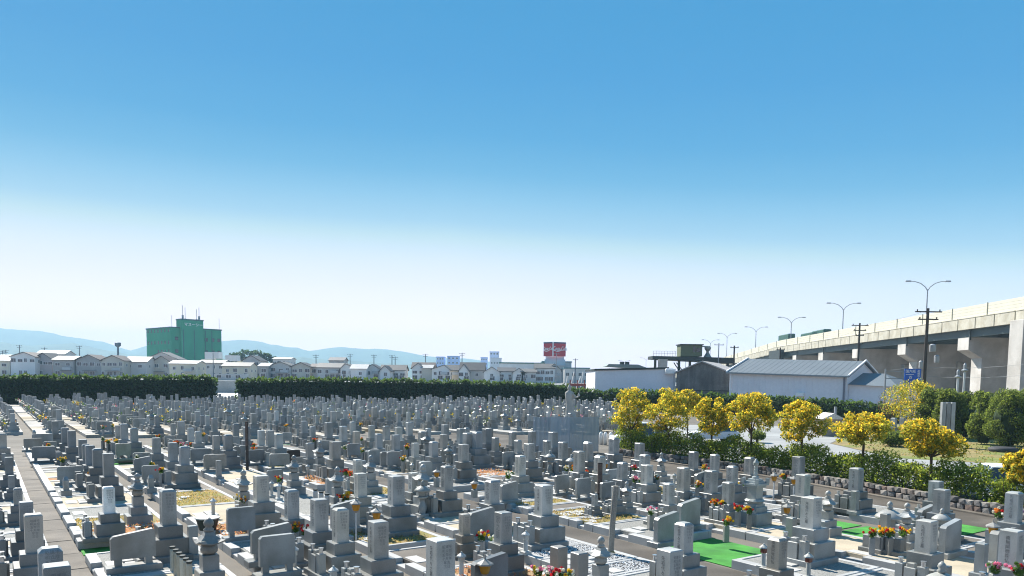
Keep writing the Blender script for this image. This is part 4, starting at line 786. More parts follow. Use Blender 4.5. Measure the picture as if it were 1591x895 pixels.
vt = MB(); vt.lathe(0, 0, .46, [(.05, 0), (.05, .1), (.065, .13)], 8); tube_m = vt.mesh('vase_tube', steel)
ib = MB(); ib.box(0, 0, 0, .26, .24, .40, .01); inc_m = ib.mesh('incense_block', granite); ib = MB(); ib.box(0, -.01, .4, .16, .14, .1, .01); bowl_m = ib.mesh('incense_bowl', granite)
mfull = {}
NSTONE = [0]
def gravestone(s, t, H, col, detail, label='', group=None, v=None, ins=None, faint=True):
    v = random.randrange(5) if v is None else v; G = GV[v]; sc = H / G['H']; z0 = BED - .012
    o = thing('gravestone', label, 'gravestone', place(s, t, z0), ROT + R(random.uniform(-.8, .8)), group, (sc * random.uniform(.96, 1.05),) * 2 + (sc,)); NSTONE[0] += 1
    if detail >= 2:
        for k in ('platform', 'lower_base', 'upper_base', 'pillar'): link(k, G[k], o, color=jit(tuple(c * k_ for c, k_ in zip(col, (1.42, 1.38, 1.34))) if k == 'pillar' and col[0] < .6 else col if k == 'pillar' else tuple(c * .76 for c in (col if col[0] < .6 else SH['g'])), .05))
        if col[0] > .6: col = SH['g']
        for q in (-1, 1):
            a = link('flower_vase', vase_m, o, (q * .26, -.52, .141), color=jit(col, .06)); link('vase_tube', tube_m, a)
        a = link('incense_burner', inc_m, o, (0, -.50, .141), color=jit(col, .06)); link('incense_bowl', bowl_m, a, color=jit(col, .06))
        k = (ins if ins is not None else random.randrange(4)) + (4 if faint else 0)
        e = link('inscription', INS[k], o, (0, .08 - G['pw'] / 2 - .002, G['zt'] + G['ph'] * .5)); e.rotation_euler = (R(90), 0, 0); e.scale = (.9, G['ph'] / .80, 1)
        e = link('inscription', SIDE, o, (G['pw'] / 2 + .002, .08 + .02, G['zt'] + G['ph'] * .62)); e.rotation_euler = (R(90), 0, R(90))
    else:
        k = v
        if k not in mfull:
            b = MB(); b.box(0, -.08, 0, 1.04, 1.16, .14); b.box(0, .08, .14, G['lw'], G['lw'], .36, 0); b.box(0, .08, .5, .54, .54, G['zt'] - .5, 0)
            c = MB()
            for q in (-1, 0, 1): c.box(q * .27, -.5, .14, .16, .17, .46 if q else .4)
            mfull[k] = (b.mesh('base', granite), c.mesh('vase_blocks', granite))
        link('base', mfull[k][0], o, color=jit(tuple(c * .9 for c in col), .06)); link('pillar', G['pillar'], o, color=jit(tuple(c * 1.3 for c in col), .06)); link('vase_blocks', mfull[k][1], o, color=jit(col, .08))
    return o
# hand-measured gravestones: picture x, picture y of the top, row, shade [, shift across the row][, inscription]
PIL = [(4, 704, 0, 'b'), (10.5, 709.5, 0, 'b'), (15, 738, 0, 'b'), (23.5, 756, 0, 'b'), (35, 779, 0, 'b'), (44.5, 797, 0, 'n'), (67, 845, 0, 'g'), (77, 877, 0, 'g'),
       (163.5, 754, 1, 'w', -.7), (164, 704, 1, 'b'), (147, 694.5, 1, 'b'), (136, 691, 1, 'b'), (130, 688, 1, 'b'), (125, 682.5, 1, 'b'), (108, 669, 1, 'b'), (98, 664, 1, 'b'), (83, 654, 1, 'b'), (254.5, 758, 1, 'g'),
       (282, 691, 2, 'g'), (265, 687.5, 2, 'g'), (240, 680, 2, 'g'), (205, 663, 2, 'b'), (401, 738.5, 2, 'm'), (448.5, 758.5, 2, 'g'), (491, 775, 2, 'g'), (524, 787, 2, 'm', 0, 3), (582, 809, 2, 'm', 0, 0), (678, 837, 2, 'm', 0, 0), (190, 658, 2, 'g'),
       (351, 673, 3, 'b'), (611, 739, 3, 'g', 0, 3), (556.5, 735, 3, 'p'), (719, 798, 3, 'n', .3), (778, 795, 3, 'g', .1), (1036, 853, 3, 'm', .2, 0),
       (478.5, 687, 4, 'g'), (517.5, 686, 4, 'n', .3), (417, 669, 4, 'g'), (430, 672, 4, 'p'), (761, 743, 4, 'g'), (691, 722, 4, 'g', .2), (640, 734, 4, 'p', -.5), (841, 753, 4, 'm', .1, 0), (553, 713, 4, 'p', -.3), (1059, 808, 4, 'p', .1, 3), (1205, 832, 4, 'n', .9, 1),
       (718, 690, 5, 'g', .2), (643, 688, 5, 'p'), (671, 684, 5, 'g', .2), (806, 706, 5, 'p'), (923, 767, 5, 'g', -.5), (955, 755, 5, 'm', .3), (1258, 772, 5, 'p', 0, 3), (1438, 808, 5, 'm', 0, 3), (1570, 823, 5, 'p', 0, 1), (1037, 749, 5, 'p', .5, 0),
       (724.5, 672, 6, 'g', .3), (820.5, 689, 6, 'g', .2), (898, 700, 6, 'm'), (929.5, 706, 6, 'p', -.1), (965, 716, 6, 'g', -.2), (1003, 722, 6, 'p', -.2), (1060, 725, 6, 'm', -.1), (1130, 748, 6, 'm', -.4), (1103, 730, 6, 'g', .6), (739, 669, 6, 'g', .6),
       (768, 678.5, 7, 'g', -.8), (803, 682, 7, 'g', -.6), (848, 683, 7, 'g', .1), (873, 686, 7, 'g', -.2), (912, 687, 7, 'g', .3), (1136, 721.5, 7, 'g', -.5), (1246, 737, 7, 'm', -.7), (1462, 760, 7, 'g', 0), (1574.5, 762, 7, 'm', 0), (1000, 704, 7, 'm', -.5),
       (992, 688, 8, 'g'), (1076, 700, 8, 'g', -.3), (1109, 704.5, 8, 'g', -.3), (1163, 708, 8, 'n'), (1239, 709, 8, 'g', .8), (1329, 726, 8, 'g', 0, 3), (1453, 747, 8, 'm', 0), (952, 678, 8, 'g')]
PG = []     # row -> [(t, s, H, kind, entry)]
for e in PIL:
    px, py, rw, sh = e[:4]; s = ROWS[rw] + (e[4] if len(e) > 4 else 0); t, z = on_row(px, py, s)
    if sh == 'w': s, t = st_of(ground(px, py, 1.78)); z = 1.78
    PG.append(dict(row=rw, s=s, t=t, H=z - BED, sh=sh, ins=e[5] if len(e) > 5 else None, hand=True, px=px))
    if not (1.0 < z < 2.25): print('CHECK', e, round(t, 1), round(z, 2))
tmax = {r: max(g['t'] for g in PG if g['row'] == r) for r in ROWS}
rr = random.Random(3); LIMIT = {0: 47, 1: 55, 2: 55, 3: 55, 4: 55, 5: 54, 6: 52, 7: 48, 8: 44}
for r in ROWS:
    ts = sorted(g['t'] for g in PG if g['row'] == r); ts2 = ts + []
    t = ts[-1] + rr.uniform(2.0, 2.6)
    while t < LIMIT[r]:
        if rr.random() < .9: PG.append(dict(row=r, s=ROWS[r] + rr.uniform(-.15, .15), t=t, H=rr.uniform(1.45, 1.85), sh=rr.choice('bggmgpn' if r > 3 else 'bbggmn'), ins=None, hand=False))
        t += rr.uniform(1.9, 2.9)
PG.sort(key=lambda g: (g['row'], g['t']))
# --- plots
kmeshes = {}
def kb(l, d, h=.25):
    k = (round(l, 1), round(d, 2), h)
    if k not in kmeshes: kmeshes[k] = MB().box(0, 0, 0, k[0], d, h, .012).mesh('kerb_stone', kerbm)
    return kmeshes[k], l / k[0]
KCOL = [(1, 1, 1)]
def plot(row, t0, t1, bed, label, near=True, slabs=0, h=.25, vacant=False):
    f, bk = PLOT[row]; w_ = t1 - t0 - .04; d = bk - f; tm = (t0 + t1) / 2
    o = thing('grave_plot', label, 'grave plot', place((f + bk) / 2, tm), ROT, 'kerbed grave plots')
    gap = min(.62, w_ * .3); wl = (w_ - gap) / 2
    if near:
        for q in (-1, 1):
            m, sx = kb(wl, .26, h); link('kerb_stone', m, o, (q * (gap + wl) / 2, -d / 2 + .13, 0), 0, (sx, 1, 1))
            m, sx = kb(d - .43, .13, h); link('kerb_stone', m, o, (q * (w_ / 2 - .065), .045, 0), R(90), (sx, 1, 1))
        m, sx = kb(w_, .15, h); link('kerb_stone', m, o, (0, d / 2 - .075, 0), 0, (sx, 1, 1))
        m, sx = kb(gap - .02, .30, .12); link('entrance_step', m, o, (0, -d / 2 + .17, 0), 0, (sx, 1, 1))
        b = MB(); b.box(0, -d / 2 + .5, BED - .03, gap + .1, .36, .035, .006); link('entrance_slab', b.mesh('entrance_slab', slab), o)
    else:
        b = MB(); b.box(0, -d / 2 + .12, 0, w_, .24, h); b.box(0, d / 2 - .07, 0, w_, .14, h)
        for q in (-1, 1): b.box(q * (w_ / 2 - .06), .05, 0, .12, d - .4, h)
        link('kerb', b.mesh('kerb', kerbm), o)
    b = MB(); b.box(0, .05, 0, w_ - .25, d - .40, h - .022); bo = link('bed', b.mesh('plot_bed', BEDS[bed]), o)
    for k in range(slabs):
        b = MB(); b.box(0, 0, 0, .42, .34, .045, .006); link('stepping_slab', b.mesh('stepping_slab', slab), o, (rr.uniform(-.15, .15) + (k % 2) * .45 - .2, -d / 2 + .85 + .38 * (k // 2) + rr.uniform(0, .06), h - .024), R(rr.uniform(-4, 4)))
    if bed in ('rust', 'brown') and near:
        n = int(w_ * d * 90); P = np.stack([(RNG.random(n) - .5) * (w_ - .35), (RNG.random(n) - .5) * (d - .6) - .05, h - .01 + RNG.random(n) * (.14 if bed == 'rust' else .05)], 1)
        c1, c2 = (np.array([.45, .19, .10]), np.array([.42, .30, .16])) if bed == 'rust' else (np.array([.38, .28, .12]), np.array([.24, .22, .07]))
        g = link('dry_grass', leaf_mesh('dry_grass', P, RNG.normal(size=P.shape) * np.array([[1, 1, .4]]), .05, np.where(RNG.random((n, 1)) < .6, c1, c2), aspect=.3), o); g['kind'] = 'stuff'
    return o
MAT_T = {}
def green_mat(pts, label):
    g = [ground(*p) for p in pts]; b = MB(); n = len(g); c = sum((Vector(q) for q in g), Vector()) / n
    v = [(q.x - c.x, q.y - c.y, 0) for q in g]; b.add(v + [(q[0], q[1], .018) for q in v], [tuple(range(n, 2 * n))] + [(i, (i + 1) % n, (i + 1) % n + n, i + n) for i in range(n)])
    tag(link('turf_mat', b.mesh('turf_mat', turf), None, (c.x, c.y, .006)), label, 'turf mat', 'green turf mats on vacant plots'); s, t = st_of(c); return s, t
def rect_px(s0, s1, t0, t1, label):
    b = MB(); b.box(0, 0, 0, t1 - t0, s1 - s0, .018); tag(link('turf_mat', b.mesh('turf_mat', turf), None, place((s0 + s1) / 2, (t0 + t1) / 2, .007), ROT), label, 'turf mat', 'green turf mats on vacant plots')
ORD = {}
VAC = {}   # row -> list of (t0, t1) with a mat instead of a plot
def tof(px, py, row): s, t = st_of(ground(px, py)); return t
mats = [(5, 13.0, 15.85, 'large bright green mat beside the asphalt aisle at the bottom right'), (7, 14.5, 15.6, 'left of two adjoining green mats behind the tall pale gravestone'), (7, 12.8, 14.3, 'right of two adjoining green mats, behind the flower vases'),
        (8, 11.7, 13.0, 'green mat at the right beside the road under the rubble wall'), (1, 23.5, 24.35, 'green mat strip at the lower left beside the narrow path'), (2, 44.4, 47.2, 'small green mat far left before a green-tinted tablet'), (5, 52.2, 54.4, 'small distant green mat left of centre in the middle rows')]
for row, t0, t1, lab in mats:
    f, bk = PLOT[row]; rect_px(f + .05, bk - .05, t0, t1, lab); VAC.setdefault(row, []).append((t0, t1))
bedw = ['gravel'] * 8 + ['sand'] * 4 + ['brown'] * 2 + ['slab'] * 3 + ['rust']
FORCE = {(1, 26): 'rust', (1, 40): 'rust', (1, 36): 'gravel', (2, 30): 'brown', (2, 26): 'sand', (4, 16): 'pebbles', (4, 14): 'pebbles', (3, 19): 'rust', (2, 14): 'brown', (5, 24): 'brown', (6, 32): 'rust', (5, 20): 'brown', (5, 17): 'gravel', (6, 15): 'sand', (6, 18): 'gravel', (5, 11): 'gravel', (6, 11): 'sand', (5, 8): 'gravel'}
plots = 0
for r in ROWS:
    g = [q for q in PG if q['row'] == r]; ts = [q['t'] for q in g]; cells = []
    lo = {0: 15, 1: 16, 2: 11, 3: 8.5, 4: 8, 5: 5.5, 6: 8, 7: 8, 8: 11}[r]
    edges = [lo]
    for i in range(len(ts) - 1): edges.append((ts[i] + ts[i + 1]) / 2)
    edges.append(ts[-1] + 1.25)
    for i in range(len(ts)):
        a, c = edges[i], edges[i + 1]; q = ts[i]; l, h = max(a, q - 1.55), min(c, q + 1.55)
        cells.append((l, h, False))
        if l - a > .9: cells.append((a, l, True))
        if c - h > .9: cells.append((h, c, True))
    cells.sort(); out = []
    for a, c, vac in cells:     # cut the mats out
        seg = [(a, c)]
        for m0, m1 in VAC.get(r, []): seg = [x for (p, q) in seg for x in ((p, min(q, m0)), (max(p, m1), q)) if x[1] - x[0] > .55]
        out += [(p, q, vac) for p, q in seg]
    k = 0
    for a, c, vac in out:
        if c - a < .7:
            continue
        mid = (a + c) / 2; bed = rr.choice(bedw)
        for (fr, ft), v in FORCE.items():
            if fr == r and abs(ft - mid) < 1.1: bed = v
        k += 1; near = mid < 36
        plot(r, a, c, bed, '%s%s plot, %s from near end, %s' % ('vacant ' if vac else '', dict(gravel='grey gravel', sand='pale sand', pebbles='speckled pebble', brown='dry grass', rust='rusty grass', slab='concrete floored')[bed], nth(k), RNAME[r]), near, slabs=rr.choice((0, 1, 2, 3)) if near else 0); plots += 1
cnt = {}
for q in PG:
    cnt[q['row']] = cnt.get(q['row'], 0) + 1; k = cnt[q['row']]; q['k'] = k
    shade = dict(b='slate-grey', g='grey', p='pale grey', w='white', n='brownish-grey', m='mid-grey')[q['sh']]
    q['name'] = '%s gravestone, %s' % (nth(k), RNAME[q['row']])
    near = q['t'] < 30
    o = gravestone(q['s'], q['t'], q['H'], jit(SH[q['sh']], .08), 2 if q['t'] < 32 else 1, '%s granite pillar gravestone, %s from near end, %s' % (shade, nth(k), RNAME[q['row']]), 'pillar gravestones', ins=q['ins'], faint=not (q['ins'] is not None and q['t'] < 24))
    q['o'] = o
def nearest(s, t):
    q = min(PG, key=lambda g: (g['s'] - s) ** 2 * 1.5 + (g['t'] - t) ** 2); return q['name']
# --- memorial tablets: picture x, y of the top, row, shift, shade, width, style
def tablet_meshes():
    out = {}
    for st, (w_, h, th, leg) in {'flat': (.72, .62, .13, .14), 'slant': (.70, .66, .13, .0), 'slantleg': (.80, .56, .13, .13), 'small': (.50, .55, .14, 0), 'wide': (.95, .55, .14, .12)}.items():
        b = MB(); b.box(0, 0, 0, th + .22, w_ + .2, .12, .01); base = b.mesh('base', granite)
        b = MB(); y0, y1, z0, z1 = -w_ / 2, w_ / 2, .12 + leg, .12 + leg + h; c = .05
        z2 = z1 - (.10 if st.startswith('slant') else 0); pol = [(y0, z0), (y1, z0), (y1, z1 - c), (y1 - c, z1), (y0 + c, z2), (y0, z2 - c)]; b.prismx(pol, -th / 2, th / 2); sl = b.mesh('slab', granite)
        lg = None
        if leg: b = MB(); b.box(0, 0, .12, th, .13, leg + .003); lg = b.mesh('leg', granite)
        out[st] = (base, sl, lg, z1, w_)
    return out
TM = tablet_meshes()
def tablet(s, t, H, col, style, label, group='memorial tablets', rz=0.):
    bm_, sl, lg, H0, w_ = TM[style]; sc = H / H0; o = thing('memorial_tablet', label, 'tablet', place(s, t, BED - .01), ROT + R(rz), group, (sc, sc, sc))
    link('base', bm_, o, color=jit(col, .06)); link('slab', sl, o, color=jit(col, .05))
    if lg:
        for q in (-1, 1): link('leg', lg, o, (0, q * w_ * .34, 0), color=jit(col, .06))
    return o
TAB = [(67, 694, 1, -.5, 'b', 'wide', 'slate tablet, nearer of two, at the path corner on the left'), (51, 681, 1, -.6, 'n', 'wide', 'brownish tablet on legs, farther of two, at the path corner on the left'), (206, 823, 1, -.5, 'n', 'slantleg', 'big slant-topped tablet on legs before the near left gravestone'),
       (374, 788, 2, -.4, 'g', 'flat', 'flat square tablet beside the orange flowers, lower left'), (234, 723, 2, -.5, 'm', 'flat', 'pale tablet with a line of characters behind the pointed stone'), (221, 709, 2, -.6, 'g', 'slant', 'slant-topped tablet behind the pale one on the left'),
       (312, 697, 3, -.6, 'g', 'wide', 'tablet with rounded corners near the red flowers, left middle'), (334, 706, 3, -.6, 'n', 'wide', 'stubby tablet before the dark gravestone, left middle'), (396, 699, 3, .3, 'b', 'wide', 'tablet on a black base near the wooden pole'), (380, 692, 3, .5, 'm', 'small', 'narrow tablet behind the tablet with the black base'),
       (434, 705, 4, -.6, 'm', 'wide', 'pale tablet beside the black polished tablet'), (456, 699, 4, -.4, 'k', 'flat', 'black polished tablet in the middle rows'), (446, 672, 4, -.2, 'm', 'flat', 'pale tablet by the distant green mat'), (427, 730, 3, -.5, 'm', 'flat', 'grey tablet behind two little lanterns, left of centre'),
       (581, 699, 4, .3, 'p', 'small', 'pale curved tablet behind the house-roofed stone'), (536, 777, 2, .7, 'm', 'slant', 'slant-topped tablet under the bright yellow and red flowers'), (430, 831, 2, -.7, 'm', 'flat', 'big square tablet on legs, nearest left of centre'), (421, 814, 2, -.3, 'g', 'slantleg', 'slant-topped tablet right behind the nearest square one'),
       (790, 702, 7, -1.2, 'm', 'flat', 'greenish tablet right of the gravestone by the road'), (791, 748, 4, .6, 'm', 'slant', 'tablet under the bushy green and white flowers'), (748, 789, 3, .4, 'm', 'slant', 'grey tablet with lettering, behind the yellow-topped bouquets'), (761, 861, 3, -.4, 'b', 'slant', 'banded slant tablet right behind the amber lamp at the bottom'),
       (603, 684, 5, -.6, 'm', 'flat', 'distant pale tablet left of yellow flowers'), (661, 717, 4, .4, 'p', 'small', 'pale tablet behind the flared roof stone, centre'), (952, 729, 6, -.5, 'p', 'flat', 'pale tablet right of the dark wooden stake'), (873, 738, 6, -.7, 'm', 'flat', 'left of the pair of square tablets, centre right'), (906, 743, 6, -.7, 'm', 'flat', 'right of the pair of square tablets, centre right'),
       (944, 749, 5, .6, 'g', 'flat', 'dark tablet directly behind the wooden stake'), (1090, 732, 7, -1.2, 'm', 'slant', 'tablet left of the small gravestone before the leafy hedge'), (1115, 754, 6, -.7, 'b', 'slant', 'slate tablet left of the green-based gravestone'), (1071, 775, 5, .9, 'm', 'slant', 'thick rounded tablet in the middle of the right rows'),
       (1036, 796, 5, .0, 'm', 'slant', 'shiny arched tablet with greenish face behind the tall front gravestone'), (1440, 785, 7, -.6, 'm', 'slant', 'slant-topped tablet left of the gravestone under the lopsided tree'), (1478, 808, 6, .7, 'm', 'slant', 'upright slab behind the big stone lantern on the right'), (1572, 804, 6, .2, 'm', 'slant', 'slab before the tall gravestone at the right edge'), (1554, 824, 5, .75, 'p', 'small', 'pale lettered slab behind the nearest right gravestone')]
for px, py, rw, ds, sh, st, lab in TAB:
    z = rr.uniform(1.17, 1.25) if py > 765 else rr.uniform(1.03, 1.13); g = ground(px, py, z); s, t = st_of(g); tablet(s, t, z - BED + .01, SH[sh], st, lab)
for q in PG:      # lesser tablets, lanterns and vases that crowd the farther plots
    if q['t'] < 31: continue
    u = rr.random(); f = PLOT[q['row']][0]
    if u < .42: tablet(f + rr.uniform(.85, 1.2), q['t'] + rr.choice((-.85, .85)), rr.uniform(.75, .95), SH[rr.choice('gmmn')], rr.choice(('wide', 'flat', 'small')), 'tablet beside the %s' % q['name'], 'tablets beside farther graves')
# --- five-ring stone pagodas
PGm = {}
b = MB(); b.box(0, 0, 0, .80, .80, .34, .012); PGm['lower_base'] = b.mesh('lower_base', granite)
b = MB(); b.box(0, 0, .34, .52, .52, .28, .012); PGm['upper_base'] = b.mesh('upper_base', granite)
b = MB(); b.box(0, 0, .62, .34, .34, .34, .012); PGm['cube'] = b.mesh('cube', granite)
b = MB(); b.lathe(0, 0, .96, [(.12, 0), (.18, .06), (.185, .12), (.17, .2), (.12, .25)], 12); PGm['round_body'] = b.mesh('round_body', granite, True)
b = MB(); b.flared(1.20, .56, .25, .07); PGm['flared_roof'] = b.mesh('flared_roof', granite)
b = MB(); b.lathe(0, 0, 1.45, [(.10, 0), (.11, .06), (.06, .1), (.10, .14), (.11, .2), (.08, .26), (.02, .31)], 10); PGm['jewel'] = b.mesh('jewel', granite, True)
def pagoda(s, t, H, col, label, group='five-ring pagoda stones'):
    o = thing('stone_pagoda', label, 'pagoda stone', place(s, t, BED - .01), ROT, group, H / 1.76)
    for k, m in PGm.items(): link(k, m, o, color=jit(col, .06))
    return o
GOR = [(324, 804, 1, .1, 'n', 'five-ring pagoda stone cut by the lower left frame, before mossy posts'), (213, 735, 1, .2, 'g', 'five-ring pagoda stone with green reflections by the white gravestone'), (378, 730, 2, .2, 'm', 'five-ring pagoda stone above the orange bouquet, left'), (456.5, 707, 3, .1, 'g', 'five-ring pagoda stone left of the tall middle gravestones'),
       (524, 725, 3, .0, 'm', 'five-ring pagoda stone beside the red flowers on a stand'), (576, 707, 4, .0, 'm', 'pagoda stone with wide roof behind the pale tall gravestone, centre'), (497, 685, 4, .1, 'g', 'small distant five-ring pagoda stone, left of centre'), (657, 721, 4, -.4, 'p', 'wide-roofed pagoda stone left of the central gravestones'),
       (974, 748, 5, .9, 'm', 'house-roofed pagoda stone right of the weathered log post'), (934, 833, 3, .8, 'm', 'big pagoda stone in front of the log post at the bottom'), (1028, 703, 8, -.2, 'm', 'white-roofed pagoda stone near the left end of the rubble wall'), (1287, 762, 6, .6, 'm', 'pagoda stone right of the tall pale gravestone'), (1410, 781, 6, .7, 'm', 'pagoda stone left of the big vase-shaped lantern'), (663, 669, 6, .0, 'g', 'distant pagoda stone standing before the open road')]
for px, py, rw, ds, sh, lab in GOR:
    s = ROWS[rw] + ds; t, z = on_row(px, py, s)
    if not (1.0 < z < 2.3): print('CHECK pagoda', px, py, round(z, 2))
    pagoda(s, t, min(2.2, max(1.0, z - BED + .01)), SH[sh], lab)
s = 21.2; t, z = on_row(1175, 713, s); o = thing('tall_pagoda', 'tallest stepped stone pagoda with spire beside the row of flower vases', 'pagoda stone', place(s, t, BED), ROT, None, (z - BED) / 2.3)
for nm, mm in (('lower_base', MB().box(0, 0, 0, .86, .86, .42, .012)), ('stepped_base', MB().box(0, 0, .42, .62, .62, .2, .01).box(0, 0, .62, .5, .5, .1, .01)), ('lotus_ring', MB().lathe(0, 0, .72, [(.26, 0), (.36, .1), (.3, .16)], 12)), ('body', MB().box(0, 0, .88, .38, .38, .42, .01)),
               ('eaves', MB().box(0, 0, 1.30, .54, .54, .08).box(0, 0, 1.38, .66, .66, .07).box(0, 0, 1.45, .5, .5, .07).box(0, 0, 1.52, .38, .38, .07)), ('corner_horns', MB().box(.29, .29, 1.45, .1, .1, .18).box(-.29, .29, 1.45, .1, .1, .18).box(.29, -.29, 1.45, .1, .1, .18).box(-.29, -.29, 1.45, .1, .1, .18)),
               ('spire', MB().lathe(0, 0, 1.59, [(.13, 0), (.12, .08), (.06, .1), (.07, .2), (.06, .22), (.07, .32), (.06, .34), (.065, .42), (.05, .44), (.09, .5), (.1, .58), (.04, .68), (.01, .72)], 10))): link(nm, mm.mesh(nm, granite), o, color=jit((.30, .32, .32), .05))
# --- stone lanterns
LM = {}
b = MB(); b.box(0, 0, 0, .44, .44, .14, .015); LM['foot'] = b.mesh('foot', granite)
b = MB(); b.lathe(0, 0, .14, [(.17, 0), (.14, .05), (.19, .2), (.185, .3), (.12, .48), (.10, .56), (.13, .62)], 14); LM['shaft'] = b.mesh('shaft', granite, True)
b = MB(); b.lathe(0, 0, .76, [(.14, 0), (.24, .07), (.24, .12), (.16, .13)], 14); LM['platform'] = b.mesh('platform', granite, True)
b = MB(); b.lathe(0, 0, .89, [(.15, 0), (.17, .02), (.17, .2), (.15, .22)], 6); LM['light_box'] = b.mesh('light_box', granite)
b = MB(); b.lathe(0, 0, 1.10, [(.34, 0), (.36, .03), (.33, .08), (.22, .17), (.09, .24)], 16); LM['roof'] = b.mesh('roof', granite, True)
b = MB(); b.lathe(0, 0, 1.34, [(.06, 0), (.09, .04), (.05, .07), (.08, .12), (.06, .17), (.01, .22)], 10); LM['finial'] = b.mesh('finial', granite, True)
def lantern(s, t, H, col, label, low=False):
    o = thing('stone_lantern', label, 'stone lantern', place(s, t, BED - .01), ROT, 'stone garden lanterns', H / (1.56 if not low else .92))
    for k, m in LM.items():
        if low and k in ('shaft', 'platform'): continue
        link(k, m, o, (0, 0, 0 if not low or k == 'foot' else -.64), color=jit(col, .05))
for px, py, rw, ds, sh, low, lab in [(656.5, 746, 4, -.7, 'm', False, 'stone lantern with vase-shaped shaft in the centre, by a tall gravestone'), (696.5, 691.5, 6, -.5, 'm', False, 'smaller stone lantern near the road, centre'), (855, 699, 7, -1.0, 'm', False, 'stone lantern left of two square tablets, centre right'), (888, 705, 7, -1.2, 'm', False, 'stone lantern top behind white flowers, centre right'),
                                    (1464, 789, 7, -1.2, 'p', False, 'big pale stone lantern with round roof by the green mat, right'), (1383, 778, 7, -.8, 'p', True, 'low stone lantern with broad cap, upper right rows'), (1464, 871, 4, 1.3, 'p', False, 'stone lantern cut by the bottom frame edge, right')]:
    s = ROWS[rw] + ds; t, z = on_row(px, py, s)
    if not (.6 < z < 2.0): print('CHECK lantern', px, py, round(z, 2))
    lantern(s, t, max(.7, min(1.75, z - BED)), SH[sh], lab, low)
sm = {'base': MB().box(0, 0, 0, .24, .24, .10, .01).mesh('base', granite), 'shaft': MB().lathe(0, 0, .1, [(.06, 0), (.055, .3), (.075, .32)], 8).mesh('shaft', granite), 'lamp_box': MB().box(0, 0, .42, .12, .12, .12).mesh('lamp_box', granite), 'cap': MB().lathe(0, 0, .54, [(.12, 0), (.11, .03), (.03, .09), (.02, .12)], 8).mesh('cap', granite)}
def at_h(px, py, z):     # place on the ground below a point seen at height z
    g = ground(px, py, z); return st_of(g)
for px, py, lab in [(518, 881, 'little stone lantern at the bottom, left of a near gravestone'), (457, 849, 'little stone lantern right of the near square tablet'), (717, 859, 'little stone lantern left of the amber lamp at the bottom'), (817, 826, 'little stone lantern on white gravel, bottom centre'), (1257, 860, 'little stone lantern with red insert on gravel, right'), (1187, 846, 'little lantern with red insert at the green mat corner'),
                    (422, 748, 'left of two little lanterns before the grey tablet'), (433, 752, 'right of two little lanterns before the grey tablet'), (478, 722, 'little stone lantern by dry grass, left of centre'), (640, 720, 'thin little lantern before the wide-roofed pagoda stone'), (318, 712, 'little lantern beside the rounded tablet, left middle'), (1103, 764, 'little lantern in front of the slate tablet, right'), (331, 775, 'little stone pillar lantern before sandy plot, left'), (1048, 736, 'little stacked lantern between right gravestones'), (837, 716, 'little lantern left of the vase-shaped lantern')]:
    s, t = at_h(px, py, .24 + .62); o = thing('small_lantern', lab, 'small lantern', place(s, t, BED - .012), ROT, 'little stone lanterns')
    for k, m in sm.items(): link(k, m, o, color=jit((.42, .42, .41), .1) if 'red' not in lab or k != 'lamp_box' else (.16, .04, .025))
# --- amber glass lamps
am = {'shade': MB().lathe(0, 0, 0, [(.075, 0), (.10, .05), (.13, .20)], 6).mesh('lamp_shade', amber), 'cap': MB().lathe(0, 0, .20, [(.19, 0), (.18, .03), (.05, .10), (.025, .12), (.015, .22)], 6).mesh('cap', paint), 'collar': MB().lathe(0, 0, -.06, [(.04, 0), (.08, .06)], 6).mesh('collar', paint)}
for px, py, zt, lab in [(553, 785, 1.25, 'amber glass lamp on a grey pole under a pale tall gravestone'), (585, 798, 1.10, 'amber glass lamp on a pole right beside a big grey gravestone'), (753.5, 880, 1.0, 'largest amber glass lamp at the bottom, before a banded tablet'), (737, 753, .75, 'amber lamp on a short stone post by the asphalt aisle'), (678.5, 735, .85, 'amber lamp left of the pale central gravestone'), (1203, 741, 1.15, 'amber lamp on a white pole, upper left of three on the right'), (1234, 746, 1.2, 'amber lamp on a white pole beside a slim gravestone, right'), (1223, 790, .8, 'amber lamp on a grey stone post left of the tall pale gravestone'), (1543, 821, 1.2, 'dull amber lamp on a brown pole at the right edge'), (941, 722, .9, 'amber lamp on a post just right of the dark stake')]:
    s, t = at_h(px, py, zt); o = thing('amber_lamp', lab, 'lamp', place(s, t, BED - .01), ROT, 'amber glass lamps'); h = zt - .15 - BED
    if zt < .95: b = MB(); b.box(0, 0, 0, .2, .2, h - .04, .01); link('stone_post', b.mesh('stone_post', granite), o, color=(.3, .31, .31))
    else: b = MB(); b.tube([(0, 0, 0), (0, 0, h - .04)], .028, 8); link('pole', b.mesh('pole', paint), o, color=(.5, .5, .5) if px < 1500 else (.3, .2, .15))
    for k, m in am.items(): link('lamp_shade' if k == 'shade' else k, m, o, (0, 0, h), color=(.26, .25, .23))
